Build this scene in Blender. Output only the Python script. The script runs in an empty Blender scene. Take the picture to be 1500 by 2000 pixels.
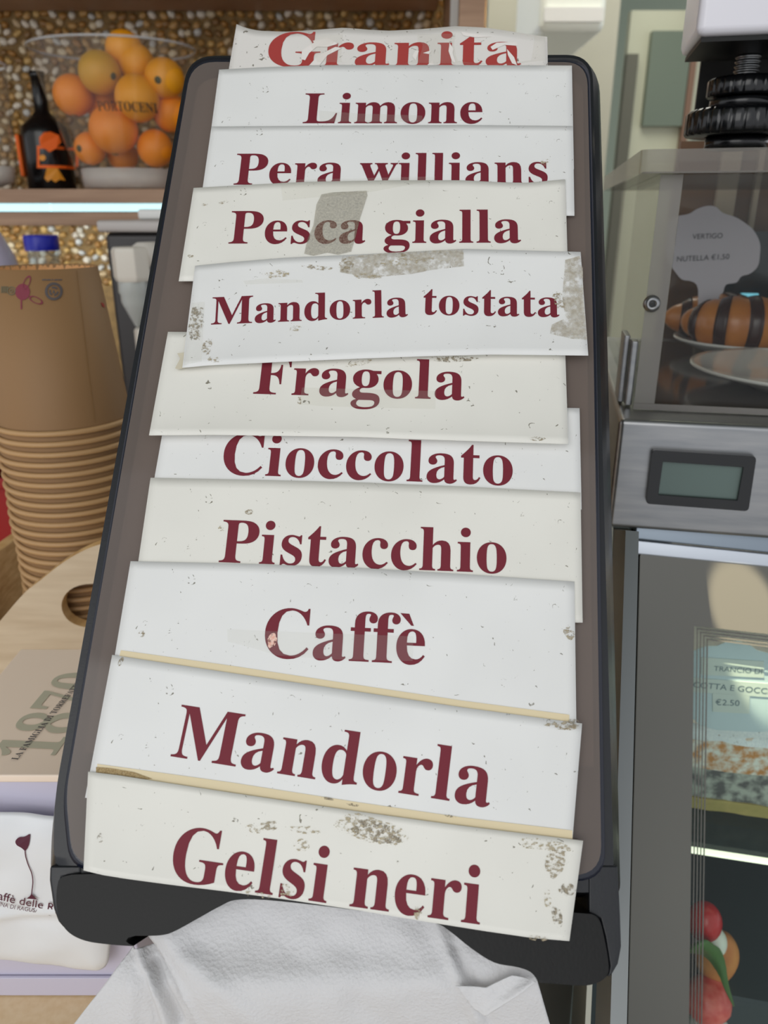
import bpy, bmesh, math, random
from mathutils import Vector as V
from mathutils import noise as mn
S = bpy.context.scene
C = S.collection
random.seed(7)

# ------------------------------------------------------------------ camera, light, exposure
CAMZ = 1.34
PITCH = math.radians(21.0)
cd = bpy.data.cameras.new('camera'); cd.sensor_fit = 'HORIZONTAL'; cd.sensor_width = 36; cd.lens = 36
cd.clip_start = 0.02; cd.clip_end = 60
cd.dof.use_dof = True; cd.dof.focus_distance = 0.285; cd.dof.aperture_fstop = 22
cam = bpy.data.objects.new('camera', cd); C.objects.link(cam)
cam.location = (0, 0, CAMZ); cam.rotation_euler = (math.pi/2 - PITCH, 0, 0); S.camera = cam
S.view_settings.view_transform = 'Standard'; S.view_settings.look = 'None'
S.view_settings.gamma = 1; S.view_settings.use_curve_mapping = False
S.view_settings.exposure = 0.0
w = bpy.data.worlds.new('world'); S.world = w; w.use_nodes = True
w.node_tree.nodes['Background'].inputs[0].default_value = (0.93, 0.955, 1.0, 1)
w.node_tree.nodes['Background'].inputs[1].default_value = 0.92


def area(name, loc, target, sx, sy, power, col):
    l = bpy.data.lights.new(name, 'AREA'); l.shape = 'RECTANGLE'; l.size = sx; l.size_y = sy
    l.energy = power; l.color = col
    o = bpy.data.objects.new(name, l); C.objects.link(o); o.location = loc
    o.rotation_euler = (V(target) - V(loc)).to_track_quat('-Z', 'Y').to_euler(); return o


area('daylight_shopfront', (-1.2, -2.6, 2.5), (0, .3, 1.2), 2.4, 2.0, 30, (1.0, .985, .95))
area('niche_fill', (-.55, 1.15, 1.655), (-.55, 1.40, 1.45), 1.6, .03, 19, (1.0, .88, .70))  # unseen fill added to brighten the pebble niche
area('under_shelf_fill', (-.55, 1.15, 1.305), (-.55, 1.40, 1.22), 1.6, .02, 2.5, (.9, .97, 1.0))  # extra fill added to lift the pebbles below the shelf
area('ceiling_lamp', (0.5, 2.0, 2.55), (0.5, 2.0, 0), 1.2, 1.2, 20, (1.0, .97, .88))

# a shaft of sunlight falling on the glass case from the shop door
sd = bpy.data.lights.new('sun_shaft', 'SPOT'); sd.energy = 230; sd.color = (1.0, .86, .62); sd.spot_size = math.radians(2.0); sd.spot_blend = .45; sd.shadow_soft_size = .002
so_ = bpy.data.objects.new('sun_shaft', sd); C.objects.link(so_); SHAFT_T = V((.199, .388, 1.147)); so_.location = SHAFT_T + V((-.40, -.20, .88)).normalized()*1.1
so_.rotation_euler = (SHAFT_T-so_.location).to_track_quat('-Z', 'Y').to_euler()

# ------------------------------------------------------------------ projection helpers (pixel of the photo -> real point)
cp_, sp_ = math.cos(PITCH), math.sin(PITCH)
CAM = V((0, 0, CAMZ))


def ray(px, py):
    x = (px - 750) / 1500; y = (1000 - py) / 1500
    return V((x, y*sp_ + cp_, y*cp_ - sp_))


def atY(px, py, Y): d = ray(px, py); return CAM + d*(Y/d.y)
def atZ(px, py, Z): d = ray(px, py); return CAM + d*((Z-CAMZ)/d.z)
def onp(px, py, P, n): d = ray(px, py); return CAM + d*((P-CAM).dot(n)/d.dot(n))


# ------------------------------------------------------------------ materials
def lin(c):
    return tuple(((v/255)/12.92 if v/255 <= .04045 else ((v/255+.055)/1.055)**2.4) for v in c) + (1,)


def newmat(name):
    m = bpy.data.materials.new(name); m.use_nodes = True
    return m, m.node_tree, m.node_tree.nodes['Principled BSDF'], m.node_tree.nodes['Material Output']


def mat(name, rgb, rough=.5, metal=0, noise=None, bump=None, spec=.5, coat=0, sub=0):
    """noise=(scale, rgb2, contrast) mottles the colour; bump=(scale, strength, distance)"""
    m, t, b, o = newmat(name)
    b.inputs['Base Color'].default_value = lin(rgb); b.inputs['Roughness'].default_value = rough
    b.inputs['Metallic'].default_value = metal; b.inputs['Specular IOR Level'].default_value = spec
    b.inputs['Coat Weight'].default_value = coat
    if sub: b.inputs['Subsurface Weight'].default_value = sub; b.inputs['Subsurface Scale'].default_value = .01
    tc = t.nodes.new('ShaderNodeTexCoord')
    if noise:
        mp = t.nodes.new('ShaderNodeMapping'); t.links.new(tc.outputs['Object'], mp.inputs[0])
        if len(noise) > 3: mp.inputs['Scale'].default_value = noise[3]
        n = t.nodes.new('ShaderNodeTexNoise'); n.inputs['Scale'].default_value = noise[0]; n.inputs['Detail'].default_value = 5
        t.links.new(mp.outputs[0], n.inputs['Vector'])
        r = t.nodes.new('ShaderNodeValToRGB'); k = noise[2]
        r.color_ramp.elements[0].position = .5-k; r.color_ramp.elements[1].position = .5+k
        r.color_ramp.elements[0].color = lin(rgb); r.color_ramp.elements[1].color = lin(noise[1])
        t.links.new(n.outputs['Fac'], r.inputs[0]); t.links.new(r.outputs[0], b.inputs['Base Color'])
    if bump:
        n = t.nodes.new('ShaderNodeTexNoise'); n.inputs['Scale'].default_value = bump[0]; n.inputs['Detail'].default_value = 3
        t.links.new(tc.outputs['Object'], n.inputs['Vector'])
        bp = t.nodes.new('ShaderNodeBump'); bp.inputs['Strength'].default_value = bump[1]; bp.inputs['Distance'].default_value = bump[2]
        t.links.new(n.outputs['Fac'], bp.inputs['Height']); t.links.new(bp.outputs[0], b.inputs['Normal'])
    return m


def clear(name, tint=(255, 255, 255), gloss=.9, rough=.02, milk=0, milkcol=(220, 220, 220), ior=1.45):
    """see-through sheet: tinted transparent + fresnel gloss (+ a milky diffuse share)"""
    m, t, b, o = newmat(name); t.nodes.remove(b)
    tr = t.nodes.new('ShaderNodeBsdfTransparent'); tr.inputs[0].default_value = lin(tint)
    gl = t.nodes.new('ShaderNodeBsdfGlossy'); gl.inputs['Roughness'].default_value = rough
    fr = t.nodes.new('ShaderNodeLayerWeight'); fr.inputs[0].default_value = .5
    p5 = t.nodes.new('ShaderNodeMath'); p5.operation = 'POWER'; p5.inputs[1].default_value = 5; t.links.new(fr.outputs['Facing'], p5.inputs[0])
    ma = t.nodes.new('ShaderNodeMath'); ma.operation = 'MULTIPLY_ADD'; ma.inputs[1].default_value = .95; ma.inputs[2].default_value = .025
    t.links.new(p5.outputs[0], ma.inputs[0])
    mu = t.nodes.new('ShaderNodeMath'); mu.operation = 'MULTIPLY'; mu.inputs[1].default_value = gloss
    t.links.new(ma.outputs[0], mu.inputs[0])
    df = t.nodes.new('ShaderNodeBsdfDiffuse'); df.inputs[0].default_value = lin(milkcol)
    m1 = t.nodes.new('ShaderNodeMixShader'); m1.inputs[0].default_value = milk
    t.links.new(tr.outputs[0], m1.inputs[1]); t.links.new(df.outputs[0], m1.inputs[2])
    m2 = t.nodes.new('ShaderNodeMixShader'); t.links.new(mu.outputs[0], m2.inputs[0])
    t.links.new(m1.outputs[0], m2.inputs[1]); t.links.new(gl.outputs[0], m2.inputs[2])
    t.links.new(m2.outputs[0], o.inputs[0]); return m


def residue(name, rgb, dens, scale, rgb2=None, soft=.04, stretch=(1, 1, 1), op=1.0):
    """dried glue and dirt: opaque flecks with clear gaps between"""
    m, t, b, o = newmat(name); b.inputs['Roughness'].default_value = .7
    tc = t.nodes.new('ShaderNodeTexCoord'); mp = t.nodes.new('ShaderNodeMapping'); mp.inputs['Scale'].default_value = stretch
    t.links.new(tc.outputs['Object'], mp.inputs[0])
    n = t.nodes.new('ShaderNodeTexNoise'); n.inputs['Scale'].default_value = scale; n.inputs['Detail'].default_value = 6
    n.inputs['Roughness'].default_value = .65
    t.links.new(mp.outputs[0], n.inputs[0])
    r = t.nodes.new('ShaderNodeValToRGB'); p = 1-dens
    r.color_ramp.elements[0].position = p-soft; r.color_ramp.elements[1].position = p+soft
    t.links.new(n.outputs['Fac'], r.inputs[0])
    n2 = t.nodes.new('ShaderNodeTexNoise'); n2.inputs['Scale'].default_value = scale*2.3; t.links.new(mp.outputs[0], n2.inputs[0])
    r2 = t.nodes.new('ShaderNodeValToRGB'); r2.color_ramp.elements[0].position = .35; r2.color_ramp.elements[1].position = .65
    r2.color_ramp.elements[0].color = lin(rgb); r2.color_ramp.elements[1].color = lin(rgb2 or rgb)
    t.links.new(n2.outputs['Fac'], r2.inputs[0]); t.links.new(r2.outputs[0], b.inputs['Base Color'])
    tr = t.nodes.new('ShaderNodeBsdfTransparent'); mx = t.nodes.new('ShaderNodeMixShader')
    om = t.nodes.new('ShaderNodeMath'); om.operation = 'MULTIPLY'; om.inputs[1].default_value = op; t.links.new(r.outputs[0], om.inputs[0])
    t.links.new(om.outputs[0], mx.inputs[0]); t.links.new(tr.outputs[0], mx.inputs[1]); t.links.new(b.outputs[0], mx.inputs[2])
    t.links.new(mx.outputs[0], o.inputs[0]); return m


def emit(name, rgb, k):
    m, t, b, o = newmat(name); b.inputs['Base Color'].default_value = lin(rgb)
    b.inputs['Emission Color'].default_value = lin(rgb); b.inputs['Emission Strength'].default_value = k; return m


def paper_mat(name, rgb, speck=.30):
    m, t, b, o = newmat(name); b.inputs['Roughness'].default_value = .42; b.inputs['Specular IOR Level'].default_value = .35
    tc = t.nodes.new('ShaderNodeTexCoord')
    n = t.nodes.new('ShaderNodeTexNoise'); n.inputs['Scale'].default_value = 420; n.inputs['Detail'].default_value = 3; n.inputs['Distortion'].default_value = 1.2
    t.links.new(tc.outputs['Object'], n.inputs[0])
    r = t.nodes.new('ShaderNodeValToRGB'); r.color_ramp.elements[0].position = speck-.03; r.color_ramp.elements[1].position = speck
    r.color_ramp.elements[0].color = lin((150, 146, 136)); r.color_ramp.elements[1].color = (1, 1, 1, 1)
    t.links.new(n.outputs['Fac'], r.inputs[0])
    n2 = t.nodes.new('ShaderNodeTexNoise'); n2.inputs['Scale'].default_value = 22; t.links.new(tc.outputs['Object'], n2.inputs[0])
    r2 = t.nodes.new('ShaderNodeValToRGB'); r2.color_ramp.elements[0].position = .35; r2.color_ramp.elements[1].position = .65
    r2.color_ramp.elements[0].color = lin(rgb); r2.color_ramp.elements[1].color = lin(tuple(int(c*.975) for c in rgb))
    t.links.new(n2.outputs['Fac'], r2.inputs[0])
    mx = t.nodes.new('ShaderNodeMixRGB'); mx.blend_type = 'MULTIPLY'; mx.inputs[0].default_value = 1
    t.links.new(r2.outputs[0], mx.inputs[1]); t.links.new(r.outputs[0], mx.inputs[2]); t.links.new(mx.outputs[0], b.inputs['Base Color'])
    return m


# ------------------------------------------------------------------ object helpers
def tag(o, label=None, cat=None, group=None, kind=None):
    if label: o['label'] = label
    if cat: o['category'] = cat
    if group: o['group'] = group
    if kind: o['kind'] = kind
    return o


def wloc(o):
    p = V((0, 0, 0))
    while o: p = p + o.location; o = o.parent
    return p


def thing(name, loc, label, cat, group=None):
    o = bpy.data.objects.new(name, None); o.empty_display_size = .02; C.objects.link(o); o.location = loc
    return tag(o, label, cat, group)


def obj(name, verts, faces, m, parent=None, smooth=False, origin=None, bevel=0, solid=0, segs=2):
    vs = [V(v) for v in verts]
    if parent is None:
        if origin is None:
            xs = [v.x for v in vs]; ys = [v.y for v in vs]; zs = [v.z for v in vs]
            origin = V(((min(xs)+max(xs))/2, (min(ys)+max(ys))/2, min(zs)))
        base = V(origin)
    else: base = wloc(parent)
    me = bpy.data.meshes.new(name); me.from_pydata([v-base for v in vs], [], faces); me.validate()
    bm = bmesh.new(); bm.from_mesh(me); bmesh.ops.recalc_face_normals(bm, faces=bm.faces)
    if any(e.is_boundary for e in bm.edges):   # open sheet: front side faces the room
        cm = sum((f.calc_center_median() for f in bm.faces), V((0, 0, 0)))/max(1, len(bm.faces))+base
        if sum(f.normal.dot(CAM-cm)*f.calc_area() for f in bm.faces) < 0 and len(verts) > 2: bmesh.ops.reverse_faces(bm, faces=bm.faces[:])
    bm.to_mesh(me); bm.free()
    if smooth: me.shade_smooth()
    if m: me.materials.append(m)
    o = bpy.data.objects.new(name, me); C.objects.link(o)
    if parent is None: o.location = base
    else: o.parent = parent
    if bevel:
        b = o.modifiers.new('b', 'BEVEL'); b.width = bevel; b.segments = segs; b.limit_method = 'ANGLE'; b.angle_limit = math.radians(40)
        me.shade_smooth(); wn = o.modifiers.new('w', 'WEIGHTED_NORMAL')
    if solid:
        s = o.modifiers.new('s', 'SOLIDIFY'); s.thickness = solid; s.offset = -1
    return o


BF = [(0, 1, 3, 2), (4, 6, 7, 5), (0, 4, 5, 1), (2, 3, 7, 6), (0, 2, 6, 4), (1, 5, 7, 3)]


def boxv(o, a, b, c):
    o, a, b, c = V(o), V(a), V(b), V(c)
    return [o + a*i + b*j + c*k for i in (0, 1) for j in (0, 1) for k in (0, 1)]


def box(name, lo, hi, m, parent=None, bevel=0, **k):
    lo, hi = V(lo), V(hi); d = hi-lo
    return obj(name, boxv(lo, (d.x, 0, 0), (0, d.y, 0), (0, 0, d.z)), BF, m, parent, bevel=bevel, **k)


def multi(parts):
    vs, fs = [], []
    for v, f in parts:
        n = len(vs); vs += list(v); fs += [tuple(i+n for i in q) for q in f]
    return vs, fs


def lathe(prof, n=32, cx=(0, 0, 0), rfun=None):
    """prof: list of (r, z)"""
    vs, fs = [], []
    for r, z in prof:
        for i in range(n):
            a = 2*math.pi*i/n; k = rfun(a, r, z) if rfun else 1
            vs.append(V((cx[0]+r*k*math.cos(a), cx[1]+r*k*math.sin(a), cx[2]+z)))
    for j in range(len(prof)-1):
        for i in range(n): fs.append((j*n+i, j*n+(i+1) % n, (j+1)*n+(i+1) % n, (j+1)*n+i))
    return vs, fs


def prism(outer, holes, fmap, back):
    """2-D outline with holes -> solid. fmap(x,y)->front point ; back: offset vector"""
    bm = bmesh.new(); loops = []
    for lp in [outer]+holes:
        vv = [bm.verts.new((x, y, 0)) for x, y in lp]; loops.append(vv)
        for i in range(len(vv)): bm.edges.new((vv[i], vv[(i+1) % len(vv)]))
    bmesh.ops.triangle_fill(bm, use_beauty=True, use_dissolve=False, edges=bm.edges[:])
    bm.verts.index_update()
    co = [(v.co.x, v.co.y) for v in bm.verts]; tri = [[v.index for v in f.verts] for f in bm.faces]
    li = [[v.index for v in lp] for lp in loops]; bm.free()
    n = len(co); back = V(back)
    vs = [fmap(x, y) for x, y in co]; vs = vs + [v+back for v in vs]
    fs = [tuple(t) for t in tri] + [tuple(i+n for i in reversed(t)) for t in tri]
    for lp in li:
        for i in range(len(lp)):
            a, b = lp[i], lp[(i+1) % len(lp)]; fs.append((a, b, b+n, a+n))
    return vs, fs


def rounded(pts, rad, seg=6):
    """pts 2-D polygon, rad list of corner radii -> smooth outline"""
    out = []; n = len(pts)
    for i in range(n):
        p = V(pts[i]).to_2d() if len(pts[i]) > 2 else V((*pts[i],)); a = V((*pts[i-1],)); b = V((*pts[(i+1) % n],))
        r = rad[i] if isinstance(rad, (list, tuple)) else rad
        if r <= 0: out.append((p.x, p.y)); continue
        da = (a-p).normalized(); db = (b-p).normalized()
        r = min(r, (a-p).length*.49, (b-p).length*.49)
        s, e = p+da*r, p+db*r
        for k in range(seg+1):
            t = k/seg; q = s*(1-t)**2 + p*2*t*(1-t) + e*t*t; out.append((q.x, q.y))
    return out


def catmull(pts, n=6, closed=False):
    P = [V(p) for p in pts]; out = []; m = len(P)
    rng = m if closed else m-1
    for i in range(rng):
        if closed: a, b, c, d = P[i-1], P[i], P[(i+1) % m], P[(i+2) % m]
        else: a, b, c, d = P[max(i-1, 0)], P[i], P[i+1], P[min(i+2, m-1)]
        for k in range(n):
            t = k/n
            out.append(.5*((2*b)+(c-a)*t+(2*a-5*b+4*c-d)*t*t+(3*b-a-3*c+d)*t**3))
    if not closed: out.append(P[-1])
    return out


def tube(pts, r, n=8, closed=False):
    P = [V(p) for p in pts]; vs, fs = [], []; m = len(P)
    for i, p in enumerate(P):
        a = P[(i-1) % m] if (closed or i) else p; b = P[(i+1) % m] if (closed or i < m-1) else p
        t = (b-a).normalized(); u = t.orthogonal().normalized()
        if i: u = (pu - t*pu.dot(t)).normalized()
        pu = u; v = t.cross(u); rr = r[i] if isinstance(r, (list, tuple)) else r
        for k in range(n):
            an = 2*math.pi*k/n; vs.append(p+(u*math.cos(an)+v*math.sin(an))*rr)
    for i in range(m if closed else m-1):
        j = (i+1) % m
        for k in range(n): fs.append((i*n+k, i*n+(k+1) % n, j*n+(k+1) % n, j*n+k))
    if not closed: fs += [tuple(range(n)), tuple((m-1)*n+k for k in range(n))]
    return vs, fs


def grid(nx, ny, f):
    vs = [f(i/(nx-1), j/(ny-1)) for j in range(ny) for i in range(nx)]
    fs = [(j*nx+i, j*nx+i+1, (j+1)*nx+i+1, (j+1)*nx+i) for j in range(ny-1) for i in range(nx-1)]
    return vs, fs


def serif(t):
    o = ''
    for c in t:
        if 'A' <= c <= 'Z': o += chr(0x1D400+ord(c)-65)
        elif 'a' <= c <= 'z': o += chr(0x1D41A+ord(c)-97)
        elif '0' <= c <= '9': o += chr(0x1D7CE+int(c))
        elif c == 'è': o += chr(0x1D41A+4)
        else: o += c
    return o


def glyphs(body, bold=False, res=4, spacing=1.0):
    c = bpy.data.curves.new('tmp', 'FONT'); c.body = serif(body) if bold else body; c.resolution_u = res; c.space_character = spacing
    o = bpy.data.objects.new('tmp', c); C.objects.link(o); bpy.context.view_layer.update()
    me = bpy.data.meshes.new_from_object(o)
    vs = [(v.co.x, v.co.y) for v in me.vertices]; fs = [tuple(p.vertices) for p in me.polygons]
    bpy.data.objects.remove(o); bpy.data.curves.remove(c); bpy.data.meshes.remove(me)
    if body.endswith('è'):
        x1 = max(v[0] for v in vs); n = len(vs); y0 = .50
        vs += [(x1-.36, y0+.19), (x1-.235, y0+.185), (x1-.165, y0+.02), (x1-.20, y0+.02)]; fs.append((n, n+3, n+2, n+1))
    return vs, fs


def text(name, body, A, B, nrm, m, parent, bold=False, ky=1, lift=0, warp=None, res=4, spacing=1.0):
    vs, fs = glyphs(body, bold, res, spacing); x0 = min(v[0] for v in vs); x1 = max(v[0] for v in vs)
    A, B = V(A), V(B); X = (B-A).normalized(); Y = V(nrm).cross(X).normalized(); s = (B-A).length/(x1-x0)
    P = [A + X*((x-x0)*s) + Y*(y*s*ky) + V(nrm)*lift for x, y in vs]
    if warp: P = [warp(p) for p in P]
    o = obj(name, P, fs, m, parent); return o


def flat(name, pts3, m, parent):   # small printed or stuck-on outline, triangulated
    return obj(name, pts3, [tuple(range(len(pts3)))], m, parent)


# ------------------------------------------------------------------ shared materials
WOOD = mat('shelf_oak', (150, 116, 90), .5, noise=(9, (176, 142, 114), .2, (1, 1, 14)))
PLY = mat('birch_ply', (198, 176, 146), .55, noise=(16, (222, 204, 176), .25, (1, 6, 9)))
PLYEDGE = mat('ply_edge', (190, 146, 88), .6, noise=(60, (222, 186, 130), .2, (1, 1, 4)))
STEEL = mat('brushed_steel', (158, 158, 158), .34, 1, noise=(30, (140, 142, 144), .2, (1, 1, 8)))
ALU = mat('anodised_aluminium', (180, 184, 190), .3, 1)
DARKSTEEL = mat('dark_painted_steel', (60, 58, 58), .42, .2)
WHITEPL = mat('white_plastic', (226, 226, 222), .4)
BLACKPL = mat('black_plastic', (13, 13, 12), .45, spec=.28, bump=(900, .15, .0004))
BLACKGL = mat('gloss_black_plastic', (12, 13, 15), .2)
ACRY = clear('clear_acrylic', (246, 247, 246), .55, .01)
FROST = clear('acrylic_cut_edge', (225, 225, 220), .5, .25, .38, (176, 172, 168))
GLASS = clear('shop_glass', (240, 246, 243), .6, .01)
INK = mat('maroon_print', (112, 36, 52), .45)
GREYINK = mat('grey_print', (84, 82, 84), .6)

# ------------------------------------------------------------------ setting
FL = mat('floor_tile', (150, 146, 140), .4, noise=(4, (168, 164, 158), .3))
tag(box('floor', (-2.6, -2.0, -.1), (3.2, 5.4, 0), FL), kind='structure')
CEIL = mat('ceiling_paint', (150, 158, 148), .8)
tag(box('ceiling', (-2.6, -.6, 2.72), (3.2, 5.4, 2.85), CEIL), kind='structure')
STONEBED = mat('pebble_mortar', (152, 122, 76), .8, noise=(60, (116, 92, 54), .2))
WALLG = mat('pale_green_wall', (168, 180, 164), .7)
wb = tag(box('wall_back', (-2.6, 1.40, 0), (.16, 1.52, 2.72), STONEBED, origin=(-1.2, 1.4, 0)), kind='structure')
tag(box('wall_right', (.30, 4.8, 0), (3.2, 4.95, 2.72), WALLG), kind='structure')

# pebbles of the wall, one by one
pebcols = [(178, 138, 74), (206, 170, 104), (222, 206, 172), (192, 152, 92), (150, 110, 58), (206, 206, 200), (226, 218, 200), (170, 124, 62), (204, 180, 140), (140, 106, 62), (232, 222, 204), (186, 144, 80)]
PEBM, pt, pb, po = newmat('river_pebble')
at_ = pt.nodes.new('ShaderNodeAttribute'); at_.attribute_name = 'Col'
pn = pt.nodes.new('ShaderNodeTexNoise'); pn.inputs['Scale'].default_value = 140
pm = pt.nodes.new('ShaderNodeMixRGB'); pm.blend_type = 'OVERLAY'; pm.inputs[0].default_value = .35
pt.links.new(at_.outputs['Color'], pm.inputs[1]); pt.links.new(pn.outputs['Fac'], pm.inputs[2]); pt.links.new(pm.outputs[0], pb.inputs['Base Color'])
pb.inputs['Roughness'].default_value = .32
bm = bmesh.new(); bmesh.ops.create_icosphere(bm, subdivisions=1, radius=1); ICO = [v.co.copy() for v in bm.verts]; ICOF = [tuple(v.index for v in f.verts) for f in bm.faces]; bm.free()


def colattr(me, cols):
    a = me.color_attributes.new('Col', 'FLOAT_COLOR', 'POINT')
    for i, c in enumerate(cols): a.data[i].color = c


pebm = []
for c in pebcols:
    me = bpy.data.meshes.new('pebble'); me.from_pydata([V((v.x*(.9+.2*random.random()), v.y, v.z*(.85+.3*random.random()))) for v in ICO], [], ICOF)
    me.shade_smooth(); me.materials.append(PEBM); colattr(me, [lin(c)]*len(ICO)); pebm.append(me)
spots = []
z = 1.235
row = 0
while z < 1.83:
    x = -1.02 + (row % 2)*.006
    while x < .155:
        if z < 1.30 and x > .0: x += .012; continue
        spots.append((x+random.uniform(-.003, .003), z+random.uniform(-.003, .003))); x += random.uniform(.0125, .0175)
    z += .0125; row += 1


def peb_key(s):   # nearest to the camera first
    return (V((s[0], 1.4, s[1]))-V((-.45, 0, 1.6))).length


spots.sort(key=peb_key)
sv, sf, sc = [], [], []
for k, (x, z) in enumerate(spots):
    sx, sz, ang, ci = random.uniform(.0062, .0092), random.uniform(.0048, .0070), random.uniform(-.9, .9), random.randrange(len(pebcols))
    if k < 300:
        o = bpy.data.objects.new('pebble', pebm[ci]); C.objects.link(o); o.parent = wb
        o.location = V((x, 1.3985, z)) - wb.location; o.scale = (sx, .0042, sz); o.rotation_euler = (0, ang, 0)
    else:
        n = len(sv); ca, sa = math.cos(ang), math.sin(ang)
        for v in ICO:
            sv.append(V((x + v.x*sx*ca+v.z*sz*sa, 1.3985+v.y*.0042, z - v.x*sx*sa+v.z*sz*ca))); sc.append(lin(pebcols[ci]))
        sf += [tuple(i+n for i in f) for f in ICOF]
po_ = obj('pebbles', sv, sf, PEBM, wb, smooth=True); colattr(po_.data, sc); tag(po_, kind='stuff')

# back-bar shelf
sh = thing('wall_shelf', (-.6, 1.2, 1.29), 'long oak back bar shelf of two boards with a lit strip between them', 'shelf')
yF = 1.13


def zAt(py, Y=yF, px=200): return atY(px, py, Y).z


zt, z1, z2, z3, z4 = zAt(369), zAt(397), zAt(401), zAt(413), zAt(441)
box('top_board', (-1.5, yF, z1), (.10, 1.39, zt), WOOD, sh, bevel=.001)
box('bottom_board', (-1.5, yF, z4), (.10, 1.39, z3-.001), WOOD, sh, bevel=.001)
LEDS = emit('led_strip_cover', (190, 232, 240), .95)
for a, b in ((-1.5, -.452), (-.449, -.10), (-.097, .10)):
    pass
xb = [-1.5, atY(96, 405, yF).x, .10]
for i in range(2): box('light_strip', (xb[i]+.0012, yF+.004, z3), (xb[i+1]-.0012, yF+.02, z1), LEDS, sh)
box('spacer', (-1.5, yF+.05, z3), (.10, 1.37, z1), DARKSTEEL, sh)
# cabinet surround: side panel + upper board
cab = thing('shelf_surround', (.08, 1.2, 1.0), 'oak side panel and top board framing the pebble niche', 'cabinet')
xl = atY(896, 70, 1.10).x; xr = atY(946, 70, 1.10).x
box('side_panel', (xl, 1.10, 0.0), (xr, 1.39, 2.3), WOOD, cab, bevel=.001)
box('edge_strip', (xl-.010, 1.112, 1.2), (xl-.0005, 1.122, 2.3), mat('pale_edge_strip', (176, 172, 166), .5), cab)
zu = atY(300, 20, 1.385).z
box('top_board', (-1.5, 1.12, zu), (xl-.012, 1.39, zu+.03), WOOD, cab, bevel=.001)

# far part of the shop, right
tag(box('trim_1', (.55, 3.2, 0), (.75, 3.4, 2.72), mat('grey_green_pillar', (176, 182, 166), .7)), kind='structure')


def far(name, px0, px1, Y, z0, z1, m, th=.04, **k):
    a = atY(px0, 240, Y).x; b = atY(px1, 240, Y).x
    return box(name, (a, Y, z0), (b, Y+th, z1), m, **k)


CREAM = mat('cream_reflected_door', (190, 192, 170), .6)
DKG = mat('dark_reflected_frame', (92, 92, 80), .5)
far('wall_front', 945, 1190, 2.9, 0, 2.3, mat('warm_wall', (178, 176, 160), .7))['kind'] = 'structure'
f_ = far('door_reflection', 1212, 1352, 3.0, 0, atY(1300, 20, 3.0).z, CREAM); f_['kind'] = 'structure'  # reflection in a glass pane, built as a solid door further back
far('door_reflection_frame', 1212, 1234, 2.97, 0, atY(1230, 105, 2.97).z, DKG, .03, parent=f_)
far('door_reflection_pane', 1256, 1332, 2.97, atY(1290, 246, 2.97).z, atY(1290, 60, 2.97).z, mat('grey_green_reflected_pane', (104, 116, 102), .4), .03, parent=f_)
far('door_reflection_frame', 1334, 1346, 2.97, 0, 2.3, mat('brown_reflected_frame', (120, 92, 74), .5), .03, parent=f_)
# white cooling unit under the ceiling
ac = thing('air_conditioner', (.6, 2.2, 1.9), 'white boxy air conditioning unit high up behind the shelf cabinet', 'appliance')
p0 = atY(1052, 62, 2.2); p1 = atY(1182, 62, 2.2)
box('housing', (p0.x, 2.2, p0.z), (p1.x, 2.6, p0.z+.32), mat('ac_white', (236, 240, 230), .4), ac, bevel=.02)
box('louvre', (p0.x+.01, 2.19, p0.z+.02), (p1.x-.01, 2.1995, p0.z+.05), WHITEPL, ac)
lp = thing('ceiling_light', atZ(1230, 30, 2.70), 'square lit ceiling panel seen above the door reflection', 'lamp')
ap = [atZ(x, y, 2.70) for x, y in ((1186, 8), (1276, 6), (1226, 57), (1184, 57))]
obj('diffuser', ap + [p+V((0, 0, .012)) for p in ap], [(0, 1, 2, 3), (4, 7, 6, 5), (0, 4, 5, 1), (1, 5, 6, 2), (2, 6, 7, 3), (3, 7, 4, 0)], emit('ceiling_panel', (250, 252, 236), 1.5), lp)
cc = sum(ap, V((0, 0, 0)))/4
fr_o = [cc+(p-cc)*1.06 for p in ap]
obj('frame', [p+V((0, 0, -.002)) for p in ap]+[p+V((0, 0, -.002)) for p in fr_o]+[p+V((0, 0, .02)) for p in fr_o],
    [(0, 1, 5, 4), (1, 2, 6, 5), (2, 3, 7, 6), (3, 0, 4, 7), (4, 5, 9, 8), (5, 6, 10, 9), (6, 7, 11, 10), (7, 4, 8, 11)], WHITEPL, lp)

# counter the dispenser, cups and boxes stand on
ct = thing('counter', (-.6, .5, 0), 'pale beige stone counter the napkin dispenser and cups stand on', 'counter')
CTM = mat('beige_countertop', (224, 194, 150), .45, noise=(260, (232, 206, 166), .15))
box('worktop', (-1.6, .02, .97), (.055, .80, 1.0), CTM, ct, bevel=.003)
box('front_panel', (-1.58, .06, .05), (.04, .08, .968), mat('counter_front', (120, 104, 88), .5), ct)
box('side_panel', (.02, .09, .05), (.04, .78, .968), mat('counter_side', (70, 78, 72), .5), ct)

# ------------------------------------------------------------------ fruit bucket with oranges, bottle, second bucket
BY = 1.215


def loft(secs, n=48, cap=True):
    vs, fs = [], []
    for (c, rx, ry) in secs:
        for i in range(n):
            a = 2*math.pi*i/n; vs.append(V(c)+V((rx*math.cos(a), ry*math.sin(a), 0)))
    for j in range(len(secs)-1):
        for i in range(n): fs.append((j*n+i, j*n+(i+1) % n, (j+1)*n+(i+1) % n, (j+1)*n+i))
    if cap: fs.append(tuple(range(n)))
    return vs, fs


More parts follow.
